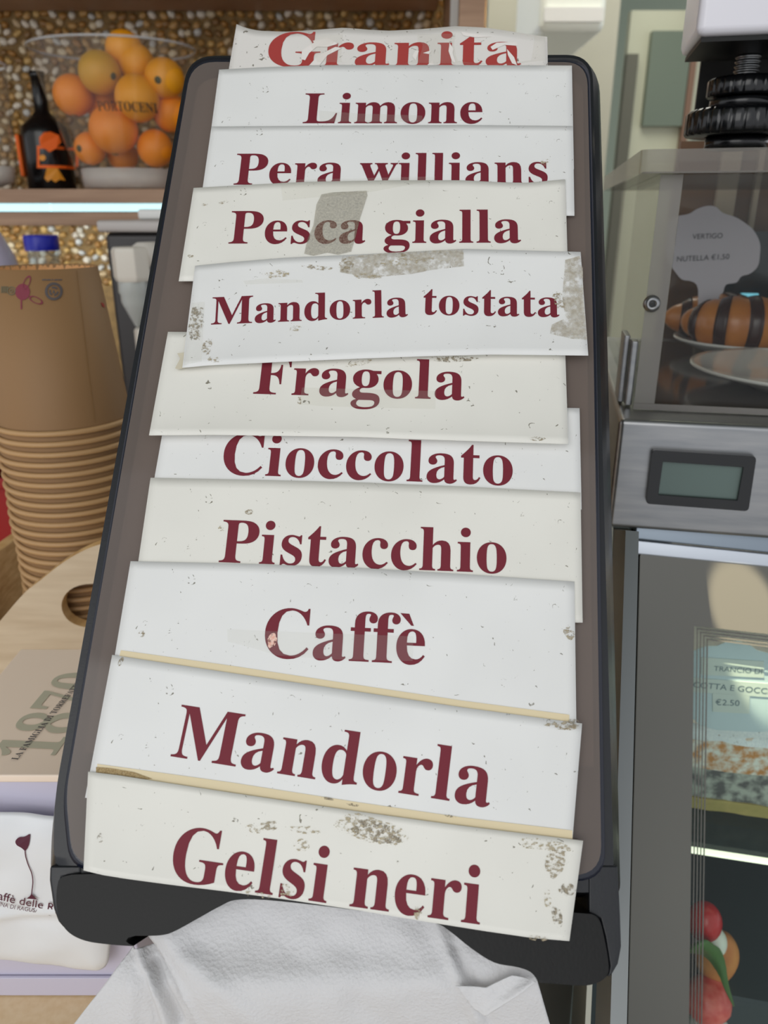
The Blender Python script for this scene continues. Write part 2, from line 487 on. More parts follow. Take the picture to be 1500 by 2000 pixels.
BK = clear('cloudy_bucket_plastic', (250, 249, 247), .9, .06, .035, (236, 232, 226))
bb = atY(249, 362, BY); bb.z = zt+.0006
bt = atY(219, 96, BY)
rb = 85/1500*BY/1.087; rt = 160/1500*BY/1.15
bk = thing('fruit_bucket', bb, 'clear flared plastic ice bucket full of oranges on the back bar shelf', 'bucket')
secs = [(bb+(bt-bb)*t, rb+(rt-rb)*t, (rb+(rt-rb)*t)*.80) for t in [0, .03, .1, .25, .4, .55, .7, .85, 1]]
vv, ff = loft(secs); obj('bucket_wall', vv, ff, BK, bk, smooth=True)
rim = [secs[-1][0]+V((secs[-1][1]*math.cos(a/48*2*math.pi), secs[-1][2]*math.sin(a/48*2*math.pi), 0)) for a in range(48)]
obj('rim', *tube(rim, .0018, 8, True), clear('rim_plastic', (240, 240, 240), 1, .1, .4), bk, smooth=True)
vv, ff = loft([(bb+V((0, 0, .003)), rb*.97, rb*.77), (bb+V((0, 0, .028)), rb*1.0, rb*.8), (bb+V((0, 0, .0285)), rb*.5, rb*.3)])
obj('base_insert', vv, ff, clear('thick_base_plastic', (250, 246, 240), .8, .2, .5, (244, 240, 236)), bk, smooth=True)
# dark word printed round the bucket (letters too blurred to read further)
tx0 = atY(183, 213, BY-.09); tx1 = atY(292, 213, BY-.09)


def on_bucket(p):
    t = (p.z-bb.z)/(bt.z-bb.z); c = bb+(bt-bb)*t; rx = rb+(rt-rb)*t+.0008; ry = rx*.80
    s = max(-1, min(1, (p.x-c.x)/rx)); return V((p.x, c.y-ry*math.sqrt(1-s*s), p.z))


text('lettering', 'PORTOCENI', tx0, tx1, (0, -1, 0), mat('dark_label_ink', (60, 38, 30), .6), bk, bold=True, ky=1.35, warp=on_bucket)
ORANGE = [mat('orange_peel_%s' % n, c, .5, noise=(14, c2, .25), bump=(350, .3, .0006)) for n, c, c2 in
          (('yellow', (226, 146, 8), (240, 164, 14)), ('green', (184, 144, 12), (222, 154, 14)), ('deep', (232, 126, 0), (240, 146, 6)))]
STEMM = mat('orange_stem_scar', (70, 66, 30), .7)
BUDM = mat('navel_scar', (150, 100, 30), .7)
ors = [(243, 97, 34, .0, 0, 'topmost orange on the heap, its top above the bucket rim', None),
       (195, 142, 38, -.035, 1, 'greenish yellow orange on the upper left of the heap beneath the topmost one', (38, 8)),
       (266, 125, 34, .00, 0, 'orange in the middle of the heap just under the topmost one', None),
       (321, 153, 36, -.030, 0, 'yellow orange on the upper right of the heap with a dark stem scar', (-10, 2)),
       (143, 186, 39, -.015, 2, 'orange pressed against the left wall of the clear bucket', None),
       (268, 192, 40, -.045, 0, 'orange behind the dark lettering of the clear bucket', None),
       (222, 253, 44, -.035, 2, 'large orange low in the centre of the clear bucket', None),
       (176, 290, 31, -.012, 2, 'orange at the bottom left of the clear bucket', (-18, 0)),
       (303, 290, 35, -.020, 2, 'orange at the bottom right of the clear bucket', None),
       (335, 222, 37, -.005, 2, 'orange at the right wall of the bucket half hidden by the dispenser', None),
       (240, 303, 28, .035, 2, 'orange glimpsed at the bottom behind the large central one', None),
       (205, 205, 34, .035, 2, 'orange in shadow behind the lettering, left of the centre', None)]
for k, (px, py, r, dy, mi, lab, scar) in enumerate(ors):
    c = atY(px, py, BY+dy*.75); R = (1.06 if k not in (4, 7, 8, 9) else .97)*r/1500*(c.y*cp_-(c.z-CAMZ)*sp_)
    pr = [(R*math.sin(math.pi*i/16)*(1 if 0 < i < 16 else 0)+1e-5, -R*math.cos(math.pi*i/16)*(.95+.03*(k % 3))) for i in range(17)]
    vv, ff = lathe(pr, 28)
    th = random.uniform(-.6, .6); vv = [V((v.x, v.y*math.cos(th)-v.z*math.sin(th), v.y*math.sin(th)+v.z*math.cos(th))) for v in vv]
    e = thing('orange', c-V((0, 0, R)), lab, 'fruit', 'oranges in the clear bucket')
    obj('peel', [v+c for v in vv], ff, ORANGE[mi], e, smooth=True)
    d = V((0, -.2, -1)).normalized()
    if scar:
        q = atY(px+scar[0]*.8, py+scar[1], c.y-R*.6); d = (q-c).normalized()
    sv_, sf_ = lathe([(.0001, R*.03), (.0045, R*.02), (.0048, 0), (.0035, -R*.02)], 10)
    qd = d.to_track_quat('Z', 'Y'); obj('stem_scar', [c+d*(R*.975)+qd @ v for v in sv_], sf_, STEMM if scar else BUDM, e, smooth=True)

# dark liqueur bottle left of the bucket
bz = zt+.0005; bc = atY(103, 366, 1.30); bc.z = bz
bo = thing('liqueur_bottle', bc, 'dark liqueur bottle with orange figure label beside the fruit bucket', 'bottle')
hB = atY(75, 140, 1.30).z-bz
W = 44/1500*1.30/1.07
pr = [(W*.9, 0), (W, .006), (W, hB*.48), (W*.93, hB*.55), (W*.5, hB*.63), (W*.3, hB*.68), (W*.27, hB*.95), (W*.31, hB*.955), (W*.31, hB), (.0005, hB)]
vv, ff = lathe(pr, 32, bc); obj('glass_body', vv, ff, BLACKGL, bo, smooth=True)
ORL = mat('orange_label_print', (255, 112, 24), .6); YEL = mat('amber_label_print', (240, 158, 36), .5)


def on_bottle(p, e=.0006):
    s = max(-1, min(1, (p.x-bc.x)/(W+e))); return V((p.x, bc.y-(W+e)*math.sqrt(1-s*s), p.z))


def blab(name, px, m, e=.0006, par=None):
    if len(px) == 4:
        vs, fs = grid(9, 2, lambda u, v: on_bottle(atY(*[(px[0][i]*(1-u)+px[1][i]*u)*(1-v)+(px[3][i]*(1-u)+px[2][i]*u)*v for i in (0, 1)], 1.26), e)); return obj(name, vs, fs, m, bo)
    P = [on_bottle(atY(x, y, 1.26), e) for x, y in px]; return obj(name, P, [tuple(range(len(P)))], m, par or bo)


def circ(cx, cy, rx, ry=None, n=20, a0=0, a1=2*math.pi):
    ry = ry or rx; return [(cx+rx*math.cos(a0+(a1-a0)*i/n), cy+ry*math.sin(a0+(a1-a0)*i/n)) for i in range(n)]


for q in ([(70, 284), (134, 284), (134, 290), (70, 290)], [(70, 322), (134, 322), (134, 328), (70, 328)], [(70, 284), (75, 284), (75, 328), (70, 328)], [(128, 284), (134, 284), (134, 328), (128, 328)]):
    blab('label_border', q, ORL)
blab('label_figure', [(94, 297), (77, 282), (76, 268), (84, 258), (95, 256), (107, 262), (111, 275), (105, 288)], ORL, .0035)
blab('label_foot', [(90, 328), (108, 328), (120, 352), (112, 350), (105, 356), (98, 350), (92, 355), (86, 348)], YEL, .0035)
blab('label_seal', circ(82, 308, 6), YEL, .0035)
box('side_label', (bc.x-W*.98-.004, bc.y-.02, atY(60, 345, 1.28).z), (bc.x-W*.98+.002, bc.y, atY(60, 262, 1.28).z), ORL, bo, bevel=.002)

# second clear container, cut by the left edge
c2 = atY(-32, 366, 1.20); c2.z = zt+.0006
h2 = atY(-30, 124, 1.20).z-c2.z
k2 = thing('clear_jar', c2, 'empty clear plastic container at the left edge of the back bar shelf', 'container')
vv, ff = lathe([(.0005, .001), (.044, .001), (.046, .004), (.0545, h2)], 40, c2); obj('jar_wall', vv, ff, BK, k2, smooth=True)
obj('rim', *tube([c2+V((.0545*math.cos(a/40*2*math.pi), .0545*math.sin(a/40*2*math.pi), h2)) for a in range(40)], .002, 8, True), clear('jar_rim', (250, 250, 250), 1, .1, .7, (240, 240, 240)), k2, smooth=True)
bw = c2+V((0, 0, .003))
vv, ff = lathe([(.02, 0), (.042, .008), (.0455, .028), (.0445, .028), (.040, .010), (.0005, .004)], 32, bw)
tag(obj('small_bowl', vv, ff, WHITEPL, None, smooth=True, origin=bw), 'white bowl standing inside the empty clear container', 'bowl')

# ------------------------------------------------------------------ behind the cups: appliance, bottles, red crate
mY = .95
m0 = atY(192, 455, mY); m1x = atY(420, 455, mY).x
mc = thing('slush_machine', (m0.x+.15, mY, 1.0), 'dark grey drinks machine with white taps behind the paper cups', 'appliance')
box('housing', (m0.x+.003, mY+.01, .87), (m1x, mY+.30, m0.z), DARKSTEEL, mc, bevel=.006)
box('lid', (m0.x-.002, mY, m0.z+.0005), (m1x+.004, mY+.31, m0.z+.014), mat('pale_grey_lid', (186, 180, 176), .4), mc, bevel=.004)
t0 = atY(276, 446, mY+.03); t1 = atY(330, 446, mY+.03)
box('switch_block', (t0.x, mY+.02, m0.z+.0145), (t1.x, mY+.07, m0.z+.026), WHITEPL, mc, bevel=.003)
mb_ = box('base_cabinet', (m0.x-.1, mY-.01, .0), (m1x+.1, mY+.32, .868), mat('dark_cabinet', (50, 46, 44), .5))
tag(mb_, 'dark low cabinet under the drinks machine', 'cabinet')


def tap(px, py, s=1.0):
    c = atY(px, py, mY-.03); u = 1/1500*mY*s
    # hexagonal nut body
    vv, ff = lathe([(.0005, u*34), (30*u, u*33), (34*u, u*26), (34*u, -u*18), (30*u, -u*26)], 6, c)
    t = obj('tap', vv, ff, mat('ivory_tap_plastic', (222, 216, 204), .4), mc, bevel=.0015)
    vv, ff = lathe([(26*u, -u*26), (27*u, -u*44), (24*u, -u*50), (24*u, -u*62), (20*u, -u*72), (5*u, -u*105), (.0005, -u*108)], 24, c)
    obj('nozzle', vv, ff, mat('clear_grey_nozzle', (186, 190, 186), .3), t, smooth=True)
    obj('stem', *tube([c+V((.012, .002, .012)), c+V((.02, .03, .012)), c+V((.02, .055, .012))], .014, 12), mat('ivory_tap_stem', (216, 210, 200), .4), t, smooth=True)


tap(256, 520); tap(292, 668, .8)
# bottle with blue cap
c3 = atY(82, 480, 1.12)
q3 = thing('water_bottle', (c3.x, 1.12, 1.0), 'clear plastic water bottle with a bright blue cap', 'bottle')
c3b = V((c3.x, 1.12, .87)); hh = c3.z-.87
vv, ff = lathe([(.0005, 0), (.036, .002), (.038, .01), (.038, hh-.07), (.030, hh-.045), (.0205, hh-.028), (.0205, hh)], 32, c3b)
obj('bottle_wall', vv, ff, clear('thin_pet', (232, 236, 236), 1, .05, .18, (200, 206, 206)), q3, smooth=True)
vv, ff = lathe([(.0222, hh-.006), (.0225, hh+.012), (.021, hh+.014), (.0005, hh+.014)], 40, c3b, lambda a, r, z: 1+.02*math.cos(20*a))
obj('cap', vv, ff, mat('blue_cap', (18, 30, 178), .35), q3, smooth=True)
# lilac tub at the far left
c4 = V((atY(-60, 500, .92).x, .92, .87))
lt = atY(-30, 430, .92).z-.87
vv, ff = lathe([(.0005, 0), (.085, .003), (.09, .02), (.066, lt-.14), (.048, lt-.04), (.030, lt), (.0005, lt+.002)], 40, c4)
lo = thing('plastic_jug', c4, 'pale lilac plastic jug with sloping shoulder at the left edge', 'jug')
obj('jug_body', vv, ff, mat('lilac_plastic', (190, 184, 206), .35), lo, smooth=True)
vv, ff = lathe([(.032, lt+.002), (.032, lt+.02), (.0005, lt+.021)], 24, c4); obj('jug_cap', vv, ff, mat('violet_cap', (60, 50, 180), .4), lo, smooth=True)
bl = box('back_bar', (-1.6, .801, .84), (m0.x-.101, 1.39, .8695), mat('back_bar_top', (120, 110, 100), .5))
tag(bl, 'low back bar top the water bottle and jug stand on', 'counter')
# red crate
rc = thing('red_crate', (-.36, .66, 1.0), 'deep red plastic crate behind the cup organizer at left', 'crate')
RED = mat('red_plastic', (150, 8, 14), .45)
rx0, rx1, ry0, ry1 = atY(-160, 1000, .61).x, atY(46, 1000, .61).x, .61, .76
for a, b in (((rx0, ry0, 1.001), (rx1, ry0+.004, 1.13)), ((rx0, ry1, 1.001), (rx1, ry1+.004, 1.13)), ((rx0, ry0+.0045, 1.001), (rx0+.004, ry1-.0005, 1.13)), ((rx1-.004, ry0+.0045, 1.001), (rx1, ry1-.0005, 1.13))):
    box('side_wall', a, b, RED, rc, bevel=.0008)
box('bottom', (rx0+.005, ry0+.005, 1.001), (rx1-.005, ry1-.001, 1.005), RED, rc)
box('rim', (rx0-.004, ry0-.005, 1.128), (rx1+.004, ry0-.0005, 1.137), RED, rc, bevel=.001)

# ------------------------------------------------------------------ cup organizer + kraft cups
KR = mat('kraft_paper', (150, 114, 74), .62, noise=(6, (138, 104, 66), .3, (1, 1, 1)), bump=(500, .12, .0003))
KRIM = mat('kraft_rolled_rim', (186, 148, 102), .5)
KIN = mat('kraft_inside', (206, 156, 102), .6)
CX, CY = -.219, .516
NC, PITCHZ = 31, .00693
CH = .099


def make_cup(rimz, full):
    e = thing('paper_cup', (CX, CY, rimz), '', 'cup', 'kraft cups in the upside down stack')
    c = (CX, CY, rimz)
    pr = [(.0432, .002), (.0335, CH), (.0329, CH), (.0329, CH-.006)] if full else [(.0432, .002), (.0432-.0098*.016/CH*1.0, .016)]
    vv, ff = lathe(pr, 56, c); obj('cup_wall', vv, ff, KR, e, smooth=True)
    if full:
        vv, ff = lathe([(.0329, CH-.0005), (.0326, CH-.007), (.0005, CH-.0072)], 96, c, lambda a, r, z: 1+(.008*math.cos(60*a) if r > .01 and z < CH-.001 else 0))
        obj('cup_base', vv, ff, KIN, e, smooth=False)
    rimp = [V((CX+.0440*math.cos(2*math.pi*i/56), CY+.0440*math.sin(2*math.pi*i/56), rimz)) for i in range(56)]
    obj('rolled_rim', *tube(rimp, .0019, 8, True), KRIM, e, smooth=True)
    return e


top = make_cup(1.0035+(NC-1)*PITCHZ, True); top['label'] = 'topmost kraft paper cup of the upside down stack, its printed side in full view'
first = make_cup(1.0035, False)


def copy_tree(o, parent=None):
    c = o.copy(); C.objects.link(c)
    if parent: c.parent = parent
    for ch in o.children: copy_tree(ch, c)
    return c


for k in range(NC-1):
    e = first if k == 0 else copy_tree(first)
    e.location = (CX+random.uniform(-.0006, .0006), CY+random.uniform(-.0005, .0005), 1.0035+k*PITCHZ)
    e.rotation_euler = (0, 0, random.uniform(-.03, .03))
    e['label'] = 'kraft paper cup inside the upside down stack, only a band and its rolled rim showing'
    if k == NC-2: e['label'] = 'second kraft cup from the top, its rim directly under the fully visible one'
# prints on the top cup (curved onto the wall)
rz = 1.0035+(NC-1)*PITCHZ


def on_cup(px, py, e=.0003):
    d = ray(px, py); o_ = CAM-V((CX, CY, 0)); t = .40
    for _ in range(80):
        p = o_+d*t; r = .0432+(.0335-.0432)*((p.z-rz-.002)/(CH-.002))+e
        if math.hypot(p.x, p.y) <= r: break
        t += .0012
    for _ in range(20):
        p = o_+d*t; r = .0432+(.0335-.0432)*((p.z-rz-.002)/(CH-.002))+e
        t += (math.hypot(p.x, p.y)-r)*.9
    return CAM+d*t


MAR = mat('maroon_cup_print', (122, 28, 52), .6); OLI = mat('olive_cup_print', (96, 88, 62), .6)


def cupshape(name, pts, m, e=.0003): P = [on_cup(x, y, e) for x, y in pts]; return obj(name, P, [tuple(range(len(P)))], m, top)


def cupring(name, cx, cy, r0, r1, m, rot=0, sx=1.0, n=28, e=.00035, a0=0, a1=2*math.pi):
    def pt_(r, a):
        x, y = r*sx*math.cos(a), r*math.sin(a); return (cx+x*math.cos(rot)-y*math.sin(rot), cy+x*math.sin(rot)+y*math.cos(rot))
    P = [on_cup(*pt_(r, a0+(a1-a0)*i/n), e) for r in (r0, r1) for i in range(n+1)]
    return obj(name, P, [(i, i+1, n+2+i, n+1+i) for i in range(n)], m, top)


cupshape('cup_emblem', circ(44, 570, 14.5, 16), MAR)
cupring('cup_emblem_loop', 53, 552, 12, 14.5, MAR, rot=-1.15, sx=.1+.45*1, e=.0004) if False else None
for (cx, cy, rot) in ((52, 552, .42), (70, 586, 2.0)):
    def lp_(r): return [(cx+(r*.42*math.cos(a))*math.cos(rot)-(r*math.sin(a))*math.sin(rot), cy+(r*.42*math.cos(a))*math.sin(rot)+(r*math.sin(a))*math.cos(rot)) for a in [2*math.pi*i/24 for i in range(24)]]
    P = [on_cup(x, y, .0004) for x, y in lp_(15)+lp_(11.2)]
    obj('cup_emblem_loop', P, [(i, (i+1) % 24, 24+(i+1) % 24, 24+i) for i in range(24)], MAR, top)
cupshape('cup_emblem_tail', [(40, 584), (43, 584), (43, 604), (40, 604)], MAR)
cupring('cup_mark', 22, 568, 6.5, 8.5, OLI); cupring('cup_mark', 22, 568, 2, 4, OLI)
for i in range(4): cupshape('cup_mark', [(2+i*3.6, 559), (4.4+i*3.6, 559), (4.4+i*3.6, 572), (2+i*3.6, 572)], OLI)
DKP = mat('dark_cup_print', (86, 80, 80), .6)
cupring('recycling_ring', 105, 569, 12.5, 17.5, DKP)
for k in range(3): cupring('recycling_ring', 105, 569, 6, 9.5, DKP, a0=k*2.094, a1=k*2.094+1.5)
cupshape('recycling_ring', [(102, 573), (105, 565), (108, 573)], DKP)
for a, b in ((82, 90), (91, 99), (101, 104), (106, 113), (114, 121)): cupshape('cup_mark', [(a, 545.5), (b, 545), (b, 547.3), (a, 547.8)], DKP)
cupshape('cup_mark', [(197, 590), (203, 593), (205, 601), (200, 598)], mat('red_cup_print', (170, 40, 30), .6))
# glued seam of the top cup, a thin brown line
P = [on_cup(149+(184-149)*t, 529+(822-529)*t+0, .0002) for t in [i/14 for i in range(15)]]
P2 = [on_cup(150.6+(186-150.6)*t, 529+(822-529)*t, .0002) for t in [i/14 for i in range(15)]]
obj('glued_seam', P+P2, [(i, i+1, 16+i, 15+i) for i in range(14)], mat('seam_brown', (146, 110, 66), .6), top)

oy = .4555
og = thing('cup_organizer', (-.2, oy, 1.0), 'birch plywood cup caddy with rounded front board and oval handle hole', 'caddy')
top_px = catmull([(-70, 1300, 0), (-20, 1237, 0), (0, 1213, 0), (46, 1160, 0), (78, 1134, 0), (120, 1101, 0), (158, 1078, 0), (196, 1063, 0), (240, 1054, 0), (300, 1052, 0)], 5)
outer = []
for p in top_px:
    q = atY(p.x, p.y, oy); outer.append((q.x, q.z))
outer += [(outer[-1][0]+.02, outer[-1][1]-.004), (outer[-1][0]+.03, 1.001), (outer[0][0], 1.001)]
hole = []
for i in range(32):
    a = 2*math.pi*i/32; ex = abs(math.cos(a))**.8*math.copysign(1, math.cos(a))
    q = atY(186+66*ex, 1183+43*math.sin(a), oy); hole.append((q.x, q.z))
vv, ff = prism(outer, [hole], lambda x, z: V((x, oy, z)), (0, .009, 0))
fb = obj('front_board', vv, ff, PLY, og)
fb.data.materials.append(PLYEDGE)
for p in fb.data.polygons:
    if abs(p.normal.y) < .5: p.material_index = 1
sx_ = outer[0][0]-.012
side = [(oy, 1.001), (oy, 1.062), (oy+.03, 1.095), (oy+.07, 1.105), (oy+.14, 1.10), (oy+.14, 1.001)]
vv, ff = prism(side, [], lambda y, z: V((sx_, y+.0, z)), (.010, 0, 0)); obj('side_board', vv, ff, PLYEDGE, og, bevel=.0008)
box('base_board', (sx_+.011, oy+.0095, 1.0003), (-.02, oy+.138, 1.0012), PLY, og)

# ------------------------------------------------------------------ box with 1870 lid and the napkin sachet in front
bx0, bx1, by0, by1, bzt = -.191, -.1125, .256, .352, 1.127
bxo = thing('carton_box', ((bx0+bx1)/2, .30, 1.0), 'lilac white carton with a pink beige lid reading 1870', 'box')
LIL = mat('lilac_card', (202, 198, 216), .5)
PINK = mat('pink_beige_card', (246, 226, 206), .5)
box('carton_body', (bx0, by0, 1.0003), (bx1, by1, bzt-.004), LIL, bxo, bevel=.001)
box('lid', (bx0-.001, by0-.0015, bzt-.0038), (bx1+.001, by1+.001, bzt), PINK, bxo, bevel=.0008)
box('front_flap', (bx0+.0005, by0-.0022, 1.0006), (bx1-.0005, by0-.0004, 1.012), LIL, bxo, bevel=.0005)
SAGE = mat('sage_print', (190, 186, 164), .55)
A1 = atZ(55, 1492, bzt+.0004); B1 = atZ(188, 1312, bzt+.0004)
text('print_numerals', '1870', atZ(104, 1480, bzt+.0003), atZ(222, 1316, bzt+.0003), (0, 0, 1), SAGE, bxo, bold=True, ky=1.3)
text('print_line', 'LA FAMIGLIA DI TORREFATTORI', atZ(34, 1484, bzt+.0005), atZ(168, 1322, bzt+.0005), (0, 0, 1), GREYINK, bxo, bold=True, ky=1.1)

sY = .250
sa = thing('napkin_sachet', (-.15, sY, 1.0), 'puffy white sachet with a maroon rose cup logo leaning on the lilac carton', 'sachet')
out = [atY(x, y, sY) for x, y in ((-70, 1578), (240, 1601), (212, 1897), (-70, 1862))]


def sach(u, v):
    # rounded lower right corner, puffed middle
    p = (out[0]*(1-u)+out[1]*u)*(1-v)+(out[3]*(1-u)+out[2]*u)*v
    cu, cv = u-.90, v-.88
    if cu > 0 and cv > 0:
        L = math.hypot(cu/.10, cv/.12)
        if L > 1e-6:
            k = max(cu/.10, cv/.12)/L
            u2, v2 = .90+cu*k, .88+cv*k
            p = (out[0]*(1-u2)+out[1]*u2)*(1-v2)+(out[3]*(1-u2)+out[2]*u2)*v2
    e = min(u, 1-u, v, 1-v)
    b = .0045*(1-math.exp(-e*16)) + .0012*mn.noise(V((u*4, v*5, 0))) + .0016*math.exp(-((v-.55-.05*math.sin(u*5))/.035)**2)
    b += .0015*math.exp(-((v-.62)/.05)**2)*math.sin(u*9)
    return p+V((0, -b-.0008, 0))


vv, ff = grid(60, 56, sach)
SAM = mat('sachet_film', (232, 234, 236), .35, bump=(60, .25, .002))
so = obj('sachet_film', vv, ff, SAM, sa, smooth=True, solid=.0012)


def sproj(p):   # follow the puff
    best = None
    # invert the quad roughly
    w_ = out[1]-out[0]; u = max(0, min(1, (p.x-out[0].x)/(out[1].x-out[0].x))); zt_ = out[0].z+(out[1].z-out[0].z)*u; zb = out[3].z+(out[2].z-out[3].z)*u
    v = max(0, min(1, (zt_-p.z)/(zt_-zb))); q = sach(u, v); return V((p.x, q.y-.0006, p.z))


def stext(name, body, A, B, m, ky=1, bold=False): text(name, body, atY(*A, sY), atY(*B, sY), (0, -1, 0), m, sa, bold=bold, ky=ky, warp=sproj)


MS = mat('maroon_sachet_print', (84, 24, 50), .5)
stext('logo_lettering', 'Caffè delle Rose', (-9, 1731), (150, 1764), MS, 1.25)
stext('logo_small_lettering', 'MARINA DI RAGUSA - Tel.', (-10, 1740), (112, 1764), MS, 1.1)


def sfill(name, pts): return obj(name, [sproj(atY(x, y, sY)) for x, y in pts], [tuple(range(len(pts)))], MS, sa)


sfill('logo_flower', [(p.x, p.y) for p in catmull([(60, 1643, 0), (52, 1638, 0), (43, 1633, 0), (40, 1626, 0), (46, 1620, 0), (55, 1619, 0), (60, 1617, 0), (67, 1614, 0), (68, 1622, 0), (66, 1634, 0)], 4, True)])
stem = catmull([(59, 1642, 0), (61, 1655, 0), (66, 1670, 0), (73, 1685, 0), (76, 1700, 0), (75, 1715, 0), (74, 1726, 0)], 5)
P = [sproj(atY(p.x-.9, p.y, sY)) for p in stem]+[sproj(atY(p.x+1.1, p.y, sY)) for p in stem]
n_ = len(stem); obj('logo_stem', P, [(i, i+1, n_+i+1, n_+i) for i in range(n_-1)], MS, sa)
sfill('logo_foot', [(64, 1731), (70, 1727), (73.5, 1722), (77, 1724), (82, 1730), (88, 1733)])

# ------------------------------------------------------------------ napkin dispenser
R_ = V((.997, -.0756, -.0128)).normalized(); U_ = V((.0593, .617, .785)); U_ = (U_-R_*U_.dot(R_)).normalized(); N_ = R_.cross(U_).normalized()
P0 = CAM + ray(660, 1760)*.2315


def dp(px, py, d=0.0): return onp(px, py, P0+N_*d, N_)


ds = thing('napkin_dispenser', V((P0.x, P0.y+.10, 1.0)), 'black tabletop napkin dispenser with smoked window carrying the flavour signs', 'dispenser')
BODY = mat('dispenser_grey_black_plastic', (26, 28, 32), .33, spec=.4, bump=(1200, .12, .0003))
win = rounded([(372, 113), (1152, 113), (1166, 700), (1183, 1722), (136, 1700), (122, 1560)], [46, 46, 0, 60, 50, 40], 7)
sec1 = rounded([(369, 109), (1157, 107), (1172, 700), (1200, 1745), (104, 1712), (106, 1560)], [50, 50, 0, 60, 60, 60], 7)
sec2 = rounded([(371, 112), (1167, 114), (1180, 700), (1206, 1750), (99, 1716), (102, 1600)], [52, 60, 0, 30, 30, 60], 7)
sec3 = rounded([(376, 118), (1170, 122), (1187, 700), (1212, 1755), (98, 1718), (102, 1600)], [55, 60, 0, 30, 30, 60], 7)
n1 = len(sec1)
secs = [[dp(x, y, -.0009) for x, y in sec1], [dp(x, y, -.006) for x, y in sec2], [dp(x, y, -.014) for x, y in sec3]]
b3 = secs[-1]; cen = sum(b3, V((0, 0, 0)))/len(b3)
secs.append([p-N_*.03+(cen-p)*.05 for p in b3]); secs.append([p-N_*.075+(cen-p)*.14 for p in b3])
inner = [dp(x, y, -.0009) for x, y in win]; deep = [p-N_*.012+(cen-p)*.01 for p in inner]
allr = [deep, inner]+secs
vv = [p for s in allr for p in s]; ff = [(j*n1+i, j*n1+(i+1) % n1, (j+1)*n1+(i+1) % n1, (j+1)*n1+i) for j in range(len(allr)-1) for i in range(n1)]
ff += [tuple(range(n1)), tuple((len(allr)-1)*n1+i for i in range(n1))]
obj('housing', vv, ff, BODY, ds, smooth=True).modifiers.new('e', 'EDGE_SPLIT').split_angle = math.radians(50)
for pts, rr in (([(96, 1690), (95, 1720), (103, 1775), (112, 1800), (127, 1818), (124, 1790), (116, 1742), (122, 1715), (160, 1710), (160, 1690)], 0),
                ([(1150, 1690), (1207, 1690), (1212, 1790), (1214, 1850), (1208, 1882), (1194, 1906), (1186, 1910), (1190, 1886), (1181, 1830), (1172, 1795), (1150, 1786)], 0)):
    vs, fs = prism(pts, [], lambda x, y: dp(x, y, -.0005), -N_*.040); obj('cheek', vs, fs, BODY, ds, bevel=.003, segs=4)
# foot under the housing, hidden behind the napkin
fc = dp(650, 1700, -.05)
box('foot', (fc.x-.045, fc.y+.03, 1.0005), (fc.x+.045, fc.y+.13, 1.015), BLACKPL, ds, bevel=.004)
obj('stem', boxv((fc.x-.03, fc.y+.04, 1.0155), (.06, 0, 0), (0, .05, 0), (0, .0, fc.z-1.02)), BF, BLACKPL, ds, bevel=.004)
# napkins inside the window
NAPI = mat('stacked_napkins', (216, 200, 186), .8, noise=(12, (196, 180, 168), .3))
pile = [(392, 132), (1138, 132), (1160, 1497), (164, 1470)]
pf = [dp(x, y, -.010) for x, y in pile]; obj('napkin_stack', pf+[p-N_*.0015 for p in pf], [(0, 1, 2, 3), (7, 6, 5, 4), (0, 4, 5, 1), (1, 5, 6, 2), (2, 6, 7, 3), (3, 7, 4, 0)], NAPI, ds)
# smoked window (proud, rounded rim)
SMK = clear('smoked_window', (172, 162, 156), 1.0, .07, .38, (158, 144, 136))
w0 = [dp(x, y, 0) for x, y in win]; cw = sum(w0, V((0, 0, 0)))/len(w0)
wi = [p+(cw-p)*.012 for p in w0]
obj('smoked_window', wi, [tuple(range(n1))], SMK, ds)
rimv = wi+w0+[p-N_*.0009 for p in w0]
wr = obj('window_rim', rimv, [(j*n1+i, j*n1+(i+1) % n1, (j+1)*n1+(i+1) % n1, (j+1)*n1+i) for j in range(2) for i in range(n1)], mat('window_rim_blue_black', (20, 24, 38), .22), ds, smooth=True)
# mouth piece with the arch the napkins come out of
mouth = [(p.x, p.y) for p in catmull([(111, 1735, 0), (110, 1762, 0), (116, 1795, 0), (135, 1822, 0), (168, 1838, 0), (215, 1845, 0), (258, 1848, 0)], 4)]
mouth += [(262, 1847), (252, 1843), (246, 1838), (250, 1832), (264, 1828)]
mouth += [(p.x, p.y) for p in catmull([(290, 1828, 0), (320, 1826, 0), (345, 1817, 0), (390, 1792, 0), (430, 1770, 0), (460, 1758, 0), (520, 1758, 0), (650, 1772, 0), (780, 1790, 0), (850, 1803, 0), (880, 1820, 0), (920, 1852, 0), (965, 1880, 0), (1010, 1889, 0), (1035, 1898, 0), (1048, 1912, 0), (1054, 1920, 0)], 4)]
mouth += [(p.x, p.y) for p in catmull([(1075, 1921, 0), (1130, 1925, 0), (1160, 1922, 0), (1184, 1908, 0), (1189, 1885, 0), (1180, 1830, 0), (1170, 1795, 0), (1155, 1785, 0)], 4)]
mouth += [(900, 1765), (600, 1735), (300, 1712), (200, 1706), (140, 1708), (122, 1712), (114, 1720)]
vv, ff = prism(mouth, [], lambda x, y: dp(x, y, .0015), -N_*.030)
obj('mouth_piece', vv, ff, BLACKPL, ds, bevel=.0022, segs=3)

